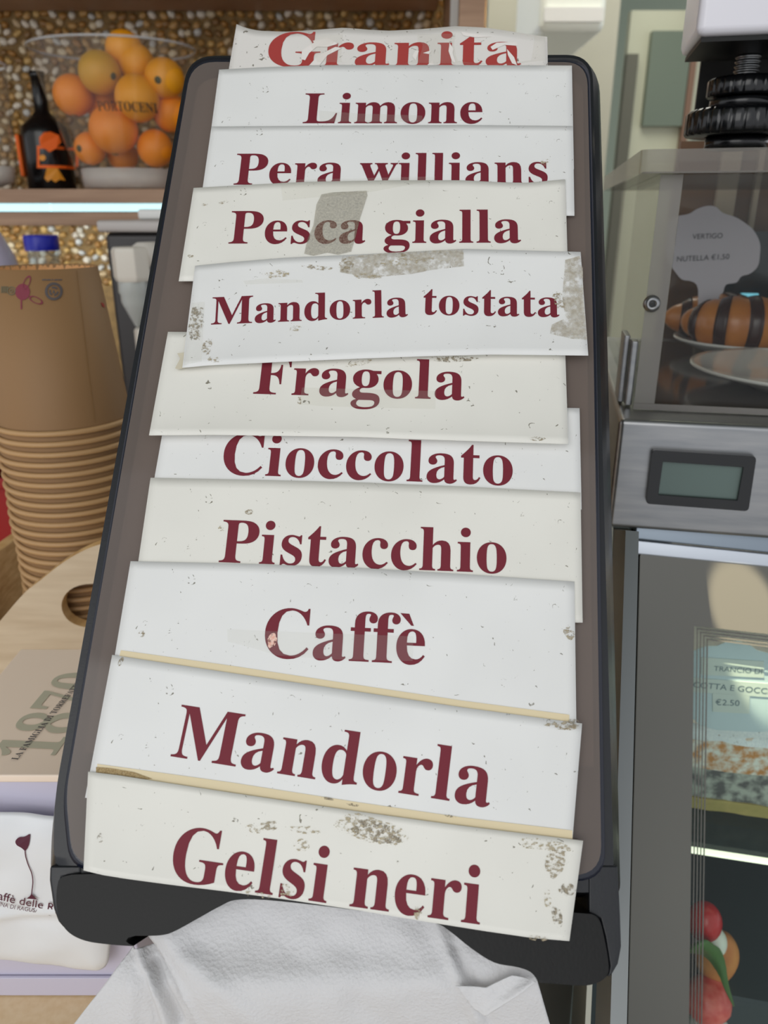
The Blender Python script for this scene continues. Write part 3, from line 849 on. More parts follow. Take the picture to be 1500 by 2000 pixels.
# ------------------------------------------------------------------ napkins hanging out of the mouth
NAP, nt, nb, no_ = newmat('embossed_tissue')
nb.inputs['Base Color'].default_value = lin((232, 232, 233)); nb.inputs['Roughness'].default_value = .9
ntc = nt.nodes.new('ShaderNodeTexCoord'); nv = nt.nodes.new('ShaderNodeTexVoronoi'); nv.inputs['Scale'].default_value = 760
nt.links.new(ntc.outputs['Object'], nv.inputs[0]); nn = nt.nodes.new('ShaderNodeTexNoise'); nn.inputs['Scale'].default_value = 1600
nt.links.new(ntc.outputs['Object'], nn.inputs[0]); na = nt.nodes.new('ShaderNodeMath'); na.operation = 'ADD'
nt.links.new(nv.outputs['Distance'], na.inputs[0]); nt.links.new(nn.outputs['Fac'], na.inputs[1])
nbp = nt.nodes.new('ShaderNodeBump'); nbp.inputs['Strength'].default_value = .6; nbp.inputs['Distance'].default_value = .00035
nt.links.new(na.outputs[0], nbp.inputs['Height']); nt.links.new(nbp.outputs[0], nb.inputs['Normal'])
ntr = nt.nodes.new('ShaderNodeBsdfTranslucent'); ntr.inputs[0].default_value = lin((232, 228, 222)); nmx = nt.nodes.new('ShaderNodeMixShader'); nmx.inputs[0].default_value = .25
nt.links.new(nb.outputs[0], nmx.inputs[1]); nt.links.new(ntr.outputs[0], nmx.inputs[2]); nt.links.new(nmx.outputs[0], no_.inputs[0])


def poly_at(pts, t):
    L = [math.dist(pts[i], pts[i+1]) for i in range(len(pts)-1)]; T = sum(L)*t
    for i, l in enumerate(L):
        if T <= l or i == len(L)-1:
            k = T/l if l else 0; return (pts[i][0]+(pts[i+1][0]-pts[i][0])*k, pts[i][1]+(pts[i+1][1]-pts[i][1])*k)
        T -= l


def drape(top_e, bot_e, d0, Yb, disp):
    def f(u, v):
        a = poly_at(top_e, u); b = poly_at(bot_e, u); x = a[0]+(b[0]-a[0])*v; y = a[1]+(b[1]-a[1])*v
        t = max(0, min(1, (y-1840)/190)); t = t*t*(3-2*t)
        p = dp(x, y, d0); q = atY(x, y, Yb)
        return p*(1-t)+q*t + N_*disp(x, y)
    return f


def seg_d(x, y, a, b):
    ax, ay, bx, by = *a, *b; L = (bx-ax)**2+(by-ay)**2; t = max(0, min(1, ((x-ax)*(bx-ax)+(y-ay)*(by-ay))/L))
    return ((x-ax)*(by-ay)-(y-ay)*(bx-ax))/math.sqrt(L), math.hypot(x-ax-t*(bx-ax), y-ay-t*(by-ay))


def fold(x, y, a, b, w_, h):
    s, d = seg_d(x, y, a, b); return h*math.exp(-(d/w_)**2)*(1 if abs(s) < 1e9 else 0)


def step(x, y, a, b, w_, h):
    s, d = seg_d(x, y, a, b); return h/(1+math.exp(-s/w_))


def disp_main(x, y):
    z = .0022*mn.noise(V((x/150, y/120, .3))) + .0010*mn.noise(V((x/60, y/50, 3.3)))
    z += fold(x, y, (330, 1830), (560, 2060), 26, .0020) - fold(x, y, (300, 1850), (430, 2060), 18, .0016)
    z += fold(x, y, (850, 1800), (930, 1990), 14, .0018) - fold(x, y, (890, 1850), (960, 2000), 10, .0015)
    z += -fold(x, y, (700, 1960), (820, 2060), 25, .0015)
    return z


te = [(285, 1815), (330, 1812), (400, 1765), (460, 1745), (650, 1755), (850, 1790), (930, 1840), (990, 1872), (1030, 1890), (1046, 1905)]
be = [(415, 2080), (520, 2080), (700, 2085), (860, 2085), (1000, 2080), (1096, 2075)]
nk = thing('napkin', dp(650, 1900, -.01), 'white embossed paper napkin hanging from the dispenser mouth, frontmost', 'napkin', 'napkins hanging from the dispenser')
vv, ff = grid(110, 60, drape(te, be, -.010, .166, disp_main)); obj('napkin_sheet', vv, ff, NAP, nk, smooth=True, solid=.0002)
# turned-up corner at the right
corner = [(958, 1952), (945, 1981), (985, 1952), (1043, 1912), (1020, 1893), (985, 1898), (1005, 1908), (975, 1928), (905, 1932), (903, 1945)]


def disp_left(x, y):
    z = .0015*mn.noise(V((x/60, y/60, 9.3)))
    z += fold(x, y, (272, 1850), (330, 2000), 12, .0030) - fold(x, y, (300, 1880), (350, 1990), 9, .0030)
    z += fold(x, y, (262, 1880), (255, 2020), 16, .0012)-fold(x, y, (285, 1905), (310, 2010), 7, .0012)
    return z


nl = thing('napkin', dp(300, 1900, -.02), 'thin second napkin fanning out to the left behind the front one', 'napkin', 'napkins hanging from the dispenser')
vv, ff = grid(60, 60, drape([(262, 1826), (290, 1824), (380, 1800)], [(75, 2080), (250, 2085), (480, 2085)], -.016, .171, disp_left))
# keep the left edge notched inwards at the mouth, as crumpled
vv, ff = grid(60, 60, drape([(262, 1845), (266, 1850), (320, 1840), (400, 1830)], [(100, 2060), (220, 2075), (330, 2080), (470, 2085)], -.0155, .171, disp_left))
obj('napkin_sheet', vv, ff, NAP, nl, smooth=True, solid=.0002)
nr = thing('napkin', dp(1000, 1930, -.02), 'folded back right corner of a napkin under the dispenser lip', 'napkin', 'napkins hanging from the dispenser')


def disp_r(x, y): return .0012*mn.noise(V((x/50, y/50, 5))) + fold(x, y, (1043, 1915), (948, 1982), 10, .002)


vv, ff = grid(30, 24, drape([(890, 1925), (950, 1930), (1000, 1905), (1043, 1913)], [(925, 1972), (946, 1982), (990, 1955), (1046, 1916)], -.0062, .1625, disp_r))
obj('napkin_sheet', vv, ff, NAP, nr, smooth=True, solid=.0002)

# ------------------------------------------------------------------ the flavour signs
LAY = .00055
PW = paper_mat('sign_paper_white', (232, 232, 229)); PC = paper_mat('sign_paper_cream', (232, 230, 221)); PG = paper_mat('sign_paper_grey', (226, 222, 216), .33)
TAPE = clear('clear_tape', (254, 254, 253), .25, .12, .08, (226, 222, 212))
TAPEG = residue('dirty_tape', (112, 104, 84), .82, 700, (176, 168, 146), .10, op=.40)
TAPEW = residue('worn_tape', (204, 199, 186), .54, 300, (176, 166, 146), .10, op=.7)
DIRT = residue('glue_dirt', (140, 126, 98), .47, 700, (184, 172, 148), .05, (1, 1, 2), .85)
DIRTD = residue('dark_glue_dirt', (112, 102, 84), .48, 800, (172, 160, 136), .05, op=.85)
DIRTL = residue('light_glue_dirt', (168, 154, 124), .44, 700, (190, 180, 156), .04, (1, 1, 2))
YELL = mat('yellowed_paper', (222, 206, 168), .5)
BRN = residue('brown_glue_strip', (142, 118, 76), .66, 800, (176, 154, 110), .03)
INKL = mat('faded_red_print', (168, 62, 58), .45)
INKM = mat('maroon_print_mid', (116, 38, 50), .5, spec=.22)


def pc(p, d): q = p-P0; return q.dot(R_), q.dot(U_)


def sign(label, word_list, top, bottom, layer, mt, ink, lift=lambda u, v: 0.0, nx=48, ny=16, group=True):
    d = .0009+layer*LAY
    a = dp(*top[0], d)
    vs = []

    def f(u, v):
        A = poly_at(top, u); B = poly_at(bottom, u)
        return dp(A[0]+(B[0]-A[0])*v, A[1]+(B[1]-A[1])*v, d+lift(u, v))
    vs, fs = grid(nx, ny, f)
    e = thing('flavour_sign', f(.5, 1), label, 'sign', 'flavour strips taped on the dispenser')
    obj('paper_strip', vs, fs, mt, e, smooth=True, solid=.00022)
    # inverse pixel->uv for text on the lifted sheet

    def px_of(p):
        q = p-CAM; zc = q.y*cp_-q.z*sp_; return 750+1500*q.x/zc, 1000-1500*(q.y*sp_+q.z*cp_)/zc

    def warp(p):
        x, y = px_of(p); u = (x-top[0][0])/(top[-1][0]-top[0][0]); u = max(0, min(1, u))
        A = poly_at(top, u); B = poly_at(bottom, u); v = (y-A[1])/(B[1]-A[1]); u2 = u
        for _ in range(2):
            l = poly_at([top[0], bottom[0]], max(0, min(1, v)))[0]; r = poly_at([top[-1], bottom[-1]], max(0, min(1, v)))[0]
            u2 = max(0, min(1, (x-l)/(r-l))); A = poly_at(top, u2); B = poly_at(bottom, u2); v = (y-A[1])/(B[1]-A[1])
        return dp(x, y, d+lift(u2, max(0, min(1, v)))+.00009)
    for wd in word_list:
        body, A, B = wd[:3]; ky = wd[3] if len(wd) > 3 else 1
        text('lettering', body, dp(*A, d), dp(*B, d), N_, ink, e, bold=True, ky=ky, warp=warp if lift is not NOL else (lambda p: p+N_*.00009))

    def patch(name, pts, m, k=1):
        P = [warp(dp(x, y, d))+N_*(.00006*k) for x, y in pts]
        o = obj(name, P, [tuple(range(len(P)))], m, e); return o

    def blot(name, cx, cy, rx, ry, m, rot=0, k=1):
        pts = []
        sd = random.random()*50
        for i in range(18):
            a = 2*math.pi*i/18; r = 1+.35*mn.noise(V((math.cos(a)*1.5+sd, math.sin(a)*1.5, 0)))
            x, y = rx*r*math.cos(a), ry*r*math.sin(a); pts.append((cx+x*math.cos(rot)-y*math.sin(rot), cy+x*math.sin(rot)+y*math.cos(rot)))
        return patch(name, pts, m, k)
    return e, patch, blot


def NOL(u, v): return 0.0


e, patch, blot = sign('curled strip reading Granita at the top, faded red, rising above the dispenser', [('Granita', (520, 130), (1018, 129), .86)],
     [(462, 47), (478, 54), (505, 60), (560, 62), (620, 58), (672, 54), (720, 58), (760, 60), (820, 57), (890, 51), (950, 54), (1010, 63), (1040, 68), (1069, 72)],
     [(425, 262), (1072, 262)], 0, PG, INKL, lambda u, v: .0016*math.exp(-((u)/.03)**2)*(1-v)**4+.0008*math.sin(u*17)*(1-v)**2)
SCF = mat('white_scuff_glint', (236, 230, 224), .25)  # worn scratches and tape glints, both painted as white shapes
for pts in ([(590, 98), (622, 78), (628, 84), (604, 104), (596, 118), (588, 116)], [(611, 80), (640, 74), (660, 86), (640, 92), (618, 92)], [(604, 128), (622, 108), (655, 92), (668, 94), (640, 108), (624, 128)],
            [(805, 110), (812, 98), (818, 100), (812, 118)], [(826, 104), (844, 98), (838, 106)], [(834, 128), (845, 118), (848, 128)], [(878, 84), (886, 96), (884, 104), (892, 128), (882, 118), (876, 100)],
            [(958, 92), (970, 84), (1008, 82), (1012, 90), (985, 88), (962, 98)], [(990, 96), (1004, 112), (1010, 128), (1000, 124), (992, 108)], [(900, 62), (920, 66), (960, 72), (930, 74), (905, 70)]):
    patch('scuff_glint', pts, SCF, 2)
patch('clear_tape', [(600, 68), (1064, 66), (1068, 118), (1000, 126), (620, 122)], TAPE, 3)
blot('glue_residue', 615, 133, 10, 3, DIRT, 0, 3)

e, patch, blot = sign('white strip reading Limone, second from the top', [('Limone', (591, 241), (942, 241))], [(428, 136), (520, 131), (640, 127), (900, 127), (1117, 128)], [(402, 330), (1121, 330)], 1, PW, INKM, NOL)
patch('clear_tape', [(622, 216), (700, 222), (825, 226), (825, 238), (625, 238)], TAPE)
e, patch, blot = sign('white strip reading Pera willians, under Limone', [('Pera willians', (456, 361), (1070, 360))], [(413, 247), (700, 245), (900, 244), (1119, 246)], [(388, 421), (1122, 421)], 2, PW, INKM, NOL)
blot('glue_residue', 1064, 316, 9, 7, DIRTL)

e, patch, blot = sign('white strip reading Pesca gialla with a grey tape patch over its letters', [('Pesca gialla', (446, 476), (1018, 474))],
     [(378, 367), (480, 361), (600, 355), (760, 352), (900, 352), (980, 356), (1030, 357), (1104, 350)], [(349, 549), (1110, 549)], 3, PC, INKM, NOL)
patch('grey_tape', [(628, 380), (650, 376), (716, 373), (718, 382), (704, 425), (694, 465), (686, 492), (660, 498), (640, 494), (612, 500), (594, 496), (600, 470), (612, 440), (618, 400)], TAPEG, 3)
patch('clear_tape', [(548, 352), (850, 345), (850, 352), (720, 376), (552, 392)], TAPE, 2)
for x, y in ((400, 400), (432, 396), (442, 394), (372, 500)): blot('glue_residue', x, y, 6, 3, DIRT)

e, patch, blot = sign('white strip reading Mandorla tostata, taped and grubby at both ends', [('Mandorla', (412, 634), (797, 618)), ('tostata', (826, 614), (1093, 619))],
     [(381, 519), (450, 512), (560, 503), (700, 497), (830, 490), (905, 486), (1020, 489), (1134, 492)], [(356, 718), (410, 713), (560, 706), (700, 700), (840, 695), (960, 692), (1060, 693), (1149, 694)], 4.4, PW, INKM,
     lambda u, v: .0022*v**5)
patch('worn_tape', [(668, 502), (760, 494), (905, 487), (906, 520), (840, 528), (800, 536), (700, 544), (688, 536), (664, 532)], TAPEW, 2)
patch('clear_tape', [(475, 549), (520, 544), (590, 547), (592, 552), (480, 556)], TAPE, 2)
blot('glue_residue', 540, 537, 26, 8, DIRTL, -.05, 3); blot('glue_residue', 622, 523, 30, 4, DIRT, .1, 3); blot('glue_residue', 676, 519, 14, 12, DIRT, .1, 3); blot('glue_residue', 720, 540, 28, 5, DIRTL, 0, 3)
blot('glue_residue', 790, 512, 60, 7, DIRTL, -.1, 3); blot('glue_residue', 782, 499, 12, 4, DIRT, 0, 3)
patch('tape', [(374, 592), (400, 590), (397, 640), (394, 706), (358, 714), (360, 700)], TAPE, 2)
patch('glue_residue', [(376, 600), (397, 600), (398, 616), (390, 664), (372, 668), (368, 640)], DIRTD, 3)
blot('glue_residue', 420, 702, 18, 6, DIRTL, 0, 3); blot('glue_residue', 404, 680, 9, 16, DIRT, .3, 3); blot('glue_residue', 578, 641, 12, 5, DIRTL, -.2, 3)
patch('worn_tape', [(1104, 508), (1132, 500), (1138, 520), (1140, 590), (1147, 664), (1118, 662), (1074, 652), (1078, 634), (1104, 622), (1098, 580)], TAPEW, 2)
blot('glue_residue', 1092, 588, 10, 18, DIRT, -.4, 3)
# folded tape tag sticking out at the lower left corner
tg = [dp(x, y, .0042) for x, y in ((342, 719), (352, 700), (346, 690), (362, 688), (372, 704), (404, 703), (400, 712), (366, 716), (350, 721))]
obj('tape_tag', tg+[p-N_*.0003 for p in tg], [tuple(range(9)), tuple(range(17, 8, -1))]+[(i, (i+1) % 9, 9+(i+1) % 9, 9+i) for i in range(9)], mat('yellowed_tape', (206, 198, 176), .2), e)

e, patch, blot = sign('white strip reading Fragola, its bottom edge lifting over Cioccolato', [('Fragola', (494, 769), (907, 781))],
     [(328, 648), (1103, 655)], [(291, 850), (420, 849), (560, 851), (700, 853), (800, 857), (950, 862), (1110, 867)], 3, PC, INKM, lambda u, v: .0030*v**5)
patch('clear_tape', [(590, 757), (852, 764), (850, 799), (640, 794), (584, 790)], TAPE)
blot('glue_residue', 700, 710, 26, 5, DIRTL, -.2, 2); blot('glue_residue', 885, 701, 46, 6, DIRTD, .02, 2); blot('glue_residue', 585, 783, 4, 10, DIRT, 0, 2)
blot('glue_residue', 1050, 857, 16, 4, DIRT, 0, 2)

e, patch, blot = sign('white strip reading Cioccolato, tucked under Fragola', [('Cioccolato', (432, 926), (1001, 948))], [(328, 785), (1132, 797)], [(296, 965), (1136, 995)], 1, PW, INKM, NOL)
e, patch, blot = sign('cream white strip reading Pistacchio', [('Pistacchio', (427, 1098), (989, 1120))], [(294, 933), (500, 937), (700, 942), (900, 950), (1134, 962)], [(254, 1206), (1138, 1216)], 2, PC, INKM, NOL)
blot('glue_residue', 486, 1000, 8, 5, DIRT); blot('glue_residue', 433, 1032, 8, 6, DIRTL, 0, 3)

e, patch, blot = sign('white strip reading Caffè with a strip of clear tape across the letters', [('Caffè', (513, 1283), (829, 1298))], [(255, 1096), (480, 1101), (700, 1109), (900, 1121), (1122, 1136)], [(215, 1335), (1126, 1440)], 3, PW, INKM, NOL)
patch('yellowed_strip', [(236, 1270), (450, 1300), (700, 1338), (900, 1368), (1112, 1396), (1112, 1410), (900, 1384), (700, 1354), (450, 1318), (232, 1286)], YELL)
patch('clear_tape', [(444, 1229), (600, 1236), (808, 1243), (806, 1291), (640, 1288), (540, 1280), (470, 1259), (445, 1254)], clear('shiny_tape', (254, 254, 253), .45, .05, .06, (232, 230, 224)), 3)
GL = mat('tape_air_blister', (236, 190, 170), .15)
blot('tape_blister', 532, 1250, 9, 14, residue('blister', (230, 170, 150), .55, 700, (240, 210, 196), .05), .2, 4)
blot('glue_residue', 276, 1238, 7, 6, DIRT); blot('glue_residue', 1112, 1236, 9, 16, DIRT, -.4)

e, patch, blot = sign('large white strip reading Mandorla, above Gelsi neri', [('Mandorla', (333, 1477), (956, 1577))], [(219, 1279), (450, 1314), (700, 1351), (900, 1381), (1137, 1413)], [(166, 1558), (1113, 1700)], 4, PW, INKM, NOL)
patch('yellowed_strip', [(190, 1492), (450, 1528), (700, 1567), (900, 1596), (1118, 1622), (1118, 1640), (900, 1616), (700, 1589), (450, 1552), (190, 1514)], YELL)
patch('glue_residue', [(188, 1498), (215, 1500), (262, 1508), (298, 1521), (270, 1524), (188, 1512)], BRN, 3)
blot('glue_residue', 1098, 1417, 34, 8, DIRT, .1, 2); blot('glue_residue', 1118, 1412, 16, 8, DIRTD, .1, 3); blot('glue_residue', 236, 1292, 4, 10, DIRTD, .5)
for x, y in ((640, 1560), (690, 1572), (880, 1594)): blot('glue_residue', x, y, 12, 2.5, DIRTD, .15, 3)

e, patch, blot = sign('lowest white strip reading Gelsi neri, stained, hanging over the dispenser lip', [('Gelsi', (329, 1718), (637, 1764)), ('neri', (682, 1770), (937, 1806))],
     [(172, 1507), (230, 1514), (300, 1525), (450, 1548), (700, 1585), (880, 1610), (1000, 1625), (1139, 1642)],
     [(163, 1700), (200, 1709), (250, 1717), (340, 1729), (440, 1741), (560, 1757), (700, 1778), (830, 1800), (950, 1819), (1040, 1832), (1112, 1838)], 5.6, PC, INKM,
     lambda u, v: .0010*v**3+.0012*v*math.exp(-(u/.06)**2))
blot('glue_residue', 735, 1625, 52, 20, DIRTD, .25, 2); blot('glue_residue', 730, 1622, 70, 28, DIRTL, .25, 3); blot('glue_residue', 525, 1613, 20, 10, DIRT, 0, 2); blot('glue_residue', 495, 1620, 14, 8, DIRTL, .5, 2)
blot('glue_residue', 595, 1622, 34, 8, DIRTL, .1, 2); blot('glue_residue', 590, 1652, 16, 12, DIRTL, -.3, 2)
blot('glue_residue', 1060, 1650, 55, 12, DIRTL, .15, 2); blot('glue_residue', 1085, 1685, 20, 30, DIRT, .2, 2); blot('glue_residue', 1108, 1738, 16, 12, DIRTD, 0, 2); blot('glue_residue', 1088, 1790, 10, 24, DIRTD, -.3, 2)
blot('glue_residue', 1070, 1755, 8, 18, DIRTL, 0, 2); blot('glue_residue', 505, 1748, 36, 6, DIRTL, .12, 4); blot('glue_residue', 560, 1740, 14, 14, DIRTL, 0, 2); blot('glue_residue', 196, 1637, 7, 9, DIRTD, .2, 2)
blot('glue_residue', 816, 1780, 8, 14, DIRTL, .2, 4); blot('glue_residue', 1050, 1832, 20, 5, DIRT, .1, 2)

# ------------------------------------------------------------------ pastry case on the right
LX, DD = V((.978, -.21, 0)), V((.21, .978, 0)); O_ = V((.1287, .41, 0))


def cs(l, d, z): return O_+LX*l+DD*d+V((0, 0, z))


def cbox(name, l0, l1, d0, d1, z0, z1, m, parent, bevel=0):
    return obj(name, boxv(cs(l0, d0, z0), LX*(l1-l0), DD*(d1-d0), (0, 0, z1-z0)), BF, m, parent, bevel=bevel)


def con(px, py, d, l=None):   # point of a pixel on the plane d = const of the case
    return onp(px, py, cs(0, d, 1.0), DD)


def ctop(px, py, z): return atZ(px, py, z)


ZB = 1.237; ZU = 1.173
kc = thing('display_case', cs(.25, .15, 0), 'steel pastry display case with slanted glass front right of the dispenser', 'display case')
cbox('control_housing', 0, .60, 0, .32, ZU, ZB, STEEL, kc, bevel=.003)


def face(px, py, off): return onp(px, py, cs(0, -off, 1), DD)


def frame_prism(name, outer, hole, off0, off1, m, parent, bevel=0):
    vs, fs = prism(outer, [hole] if hole else [], lambda x, y: face(x, y, off1), DD*(off1-off0))
    return obj(name, vs, fs, m, parent, bevel=bevel)


bez = rounded([(1273, 879), (1478, 892), (1462, 999), (1261, 984)], 9, 4)
scr = [(1295, 902), (1452, 913), (1440, 978), (1286, 967)]
dsp = frame_prism('display_bezel', bez, scr, 0, .004, BLACKGL, kc, .0008)
frame_prism('display_screen', [(1294, 901), (1453, 912), (1441, 979), (1285, 968)], None, .0002, .0018, mat('lcd_grey_green', (92, 110, 104), .25), dsp)

# slanted lower front: plane through two levels
ztop = ZU-.003; dt = .012
zlow = .875; dlow = -.078
slope = (dlow-dt)/(ztop-zlow)
FN = (LX.cross((DD*(dlow-dt)+V((0, 0, zlow-ztop))).normalized())).normalized()
if FN.dot(CAM-cs(0, 0, 1)) < 0: FN = -FN


def fr(px, py, off=0.0): return onp(px, py, cs(0, dt, ztop)+FN*off, FN)


def slab(name, pts, off0, off1, m, parent, bevel=0, hole=None):
    vs, fs = prism(pts, [hole] if hole else [], lambda x, y: fr(x, y, off1), FN*(off0-off1))
    return obj(name, vs, fs, m, parent, bevel=bevel)


# side wall of the case
sidep = [(dt+.004, ztop), (dlow+.006, zlow), (dlow-.25, .10), (.32, .10), (.32, ztop)]
vs, fs = prism(sidep, [], lambda d, z: cs(.004, d, z), LX*.010)
obj('side_wall', vs, fs, mat('case_side_grey', (74, 84, 78), .4, .2), kc)
SDL = mat('case_side_light', (150, 150, 138), .4, .4)


def sideq(px, py, l=.0): return onp(px, py, cs(l, 0, 1), LX)


def strip(name, pts, l0, l1, m):
    vs = [sideq(x, y, l0) for x, y in pts]; vs += [v+LX*(l1-l0) for v in vs]; n = len(pts)
    return obj(name, vs, [tuple(range(n)), tuple(range(2*n-1, n-1, -1))]+[(i, (i+1) % n, n+(i+1) % n, n+i) for i in range(n)], m, kc)


strip('side_trim', [(1199, 1034), (1222, 1036), (1190, 2060), (1160, 2060)], -.002, .0035, mat('side_trim_metal', (120, 124, 124), .4, .6))
strip('side_trim', [(1175, 1000), (1190, 1010), (1140, 2060), (1112, 2060)], .001, .0035, SDL)
# front corner post, rails, door
slab('corner_post', [(1197, 1032), (1234, 1034), (1202, 2070), (1170, 2070)], -.012, .0, mat('case_post_metal', (118, 116, 104), .42, .4), kc, .0015)
slab('gasket', [(1236, 1034), (1262, 1036), (1262, 2070), (1206, 2070)], -.014, -.006, mat('black_rubber_gasket', (6, 6, 7), .7), kc)
slab('rail', [(1242, 1020), (1700, 1066), (1700, 1101), (1240, 1053)], -.012, .003, mat('rail_aluminium', (128, 138, 148), .32, .9), kc, .001)
slab('rail', [(1240, 1054), (1700, 1102), (1700, 1128), (1236, 1082)], -.012, .0005, mat('pale_aluminium', (184, 190, 198), .35, .8), kc, .001)
PRN = mat('grey_glass_enamel', (100, 99, 92), .25)
door_out = rounded([(1250, 1080), (1700, 1124), (1700, 2080), (1224, 2080)], [8, 0, 0, 0], 4)
door_in = [(1357, 1224), (1700, 1262), (1700, 2079.5), (1344, 2079.5)]
dr = slab('case_door', door_out, -.004, .0, PRN, kc, .0006, hole=[(1356, 1223), (1699, 1261), (1699, 2079), (1345, 2079)])
slab('door_pane', [(1350, 1217), (1699, 1256), (1699, 2079), (1340, 2079)], -.0045, -.0041, GLASS, dr)
# printed fine lines inside the border
for k in range(4):
    o0 = 6.5*k+5
    a = (1357+o0, 1223+o0*1.05); b = (1345+o0*.98, 2078); t_ = 1.1 if k < 3 else 1.3
    slab('printed_line', [(a[0]-t_, a[1]), (a[0]+t_, a[1]), (b[0]+t_, b[1]), (b[0]-t_, b[1])], -.0039, -.0036, PRN, dr)
    c = (1697, 1261+o0*1.05)
    slab('printed_line', [(a[0]-t_, a[1]-1.6), (c[0], c[1]-1.6), (c[0], c[1]+1.2), (a[0]-t_, a[1]+1.2)], -.0039, -.0036, PRN, dr)
# inside of the case: back, shelf
cbox('inner_back', .03, .60, .26, .265, .10, ztop-.002, mat('case_inner_grey', (70, 82, 84), .4, .3), kc)
cbox('inner_floor', .03, .60, -.02, .258, .845, .85, mat('case_floor_grey', (62, 74, 78), .35, .3), kc)
shz = CAMZ+.0
ga = fr(1352, 1634, -.03); gb = fr(1560, 1685, -.03)
zs = (fr(1420, 1655, -.03)).z
l0s = (ga-O_).dot(LX)
d_s = (ga-O_).dot(DD)
cbox('glass_shelf', .035, .58, d_s, .255, zs-.006, zs, clear('shelf_glass', (196, 210, 208), 1, .02, .15, (90, 104, 104)), kc)
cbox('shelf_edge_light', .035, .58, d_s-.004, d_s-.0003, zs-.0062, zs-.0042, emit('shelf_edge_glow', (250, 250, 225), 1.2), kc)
cbox('inner_lamp', .04, .58, .02, .035, ztop-.012, ztop-.004, emit('case_lamp', (255, 240, 205), 5), kc)

# cake slab on the glass shelf
c0 = zs+.0005


def lds(px, py, d): p = onp(px, py, cs(0, d, 1), DD)-O_; return p.dot(LX), p.z


ck = thing('ricotta_cake', cs(.12, d_s+.05, c0), 'thick slab of cake dusted with icing sugar on the case glass shelf', 'cake')
lL, _ = lds(1340, 1500, .014)
zc1 = lds(1420, 1415, .014)[1]; zc2 = lds(1420, 1508, .014)[1]; zc3 = lds(1420, 1566, .014)[1]


def rough_slab(name, l0, l1, d0, d1, z0, z1, m, amp, seed):
    nx, ny, nz = 34, 14, 8; vs, fs = [], []

    def P(a, b, c):
        l = l0+(l1-l0)*a; d = d0+(d1-d0)*b; z = z0+(z1-z0)*c
        q = cs(l, d, z); n = mn.noise_vector(q*160+V((seed, 0, 0)))*amp
        return q+V((n.x, n.y, n.z if c > .01 else 0))
    for (A, B, fn) in ((nx, nz, lambda a, c: P(a, 0, c)), (ny, nz, lambda b, c: P(0, b, c)), (nx, ny, lambda a, b: P(a, b, 1)), (ny, nz, lambda b, c: P(1, b, c)), (nx, nz, lambda a, c: P(a, 1, c))):
        v_, f_ = grid(A, B, fn); n = len(vs); vs += v_; fs += [tuple(i+n for i in q) for q in f_]
    return obj(name, vs, fs, m, ck, smooth=True)


rough_slab('sponge_base', lL-.02, .30, .014, .16, c0, zc3, mat('yellow_sponge', (176, 158, 92), .8, noise=(160, (196, 170, 104), .2)), .0015, 1)
rough_slab('ricotta_filling', lL-.02, .30, .015, .16, zc3+.0002, zc2, mat('ricotta_with_chips', (186, 186, 176), .6, noise=(140, (96, 92, 92), .12)), .0012, 5)
rough_slab('sponge_top', lL-.02, .30, .014, .16, zc2+.0002, zc1-.004, mat('golden_crust', (206, 140, 78), .8, noise=(180, (240, 236, 228), .12)), .0018, 9)
rough_slab('icing_sugar', lL-.021, .301, .0125, .161, zc1-.013, zc1, residue('icing_sugar', (246, 246, 248), .66, 360, (230, 232, 238), .03), .0022, 13)
# price card standing in the cake
card_d = .004
cz = [(1362, 1268), (1380, 1262), (1400, 1262), (1418, 1254), (1440, 1252), (1462, 1258), (1478, 1270), (1500, 1276), (1530, 1284), (1560, 1300), (1590, 1330), (1600, 1370), (1590, 1400), (1560, 1424), (1480, 1430), (1400, 1426), (1366, 1416), (1340, 1390), (1320, 1350), (1325, 1310), (1340, 1280)]
cpl = lambda x, y, o=0: onp(x, y, cs(0, card_d-o, 1), DD)
vs, fs = prism(cz, [], lambda x, y: cpl(x, y), DD*.0008)
pcd = thing('price_card', cpl(1450, 1430), 'pale scalloped price card reading TRANCIO DI RICOTTA E GOCCE above the cake', 'card')
obj('card', vs, fs, mat('pale_blue_card', (206, 218, 226), .5), pcd)
CARDW = mat('card_label_strip', (216, 220, 216), .5)
for q in ([(1370, 1284), (1492, 1292), (1492, 1324), (1370, 1318)], [(1330, 1322), (1560, 1340), (1560, 1366), (1330, 1350)], [(1392, 1354), (1464, 1358), (1464, 1394), (1392, 1390)]):
    vs, fs = prism(q, [], lambda x, y: cpl(x, y, .0006), DD*.0004); obj('label_strip', vs, fs, CARDW, pcd)
CIN = mat('slate_print', (104, 120, 132), .6)
text('card_lettering', 'TRANCIO DI', cpl(1394, 1310, .0008), cpl(1488, 1316, .0008), -DD, CIN, pcd)
text('card_lettering', 'RICOTTA E GOCCE', cpl(1338, 1341, .0008), cpl(1508, 1356, .0008), -DD, CIN, pcd)
text('card_lettering', '€2.50', cpl(1397, 1377, .0008), cpl(1444, 1379, .0008), -DD, CIN, pcd)

# caprese rolls below the glass shelf
zd = .853


def ball(name, px, py, rpx, dpl, m, parent, sq=(1, 1, 1), seed=0, bump_=.0):
    c = onp(px, py, cs(0, dpl, 1), DD); zc = (c-CAM).dot(V((0, cp_, -sp_))); R = rpx/1500*zc
    vv, ff = lathe([(max(1e-5, R*math.sin(math.pi*i/14)), -R*math.cos(math.pi*i/14)) for i in range(15)], 24)
    P = [c+LX*v.x*sq[0]+DD*v.y*sq[1]+V((0, 0, v.z*sq[2])) for v in vv]
    if bump_: P = [p+mn.noise_vector(p*90+V((seed, 0, 0)))*bump_ for p in P]
    return obj(name, P, ff, m, parent, smooth=True), c, R


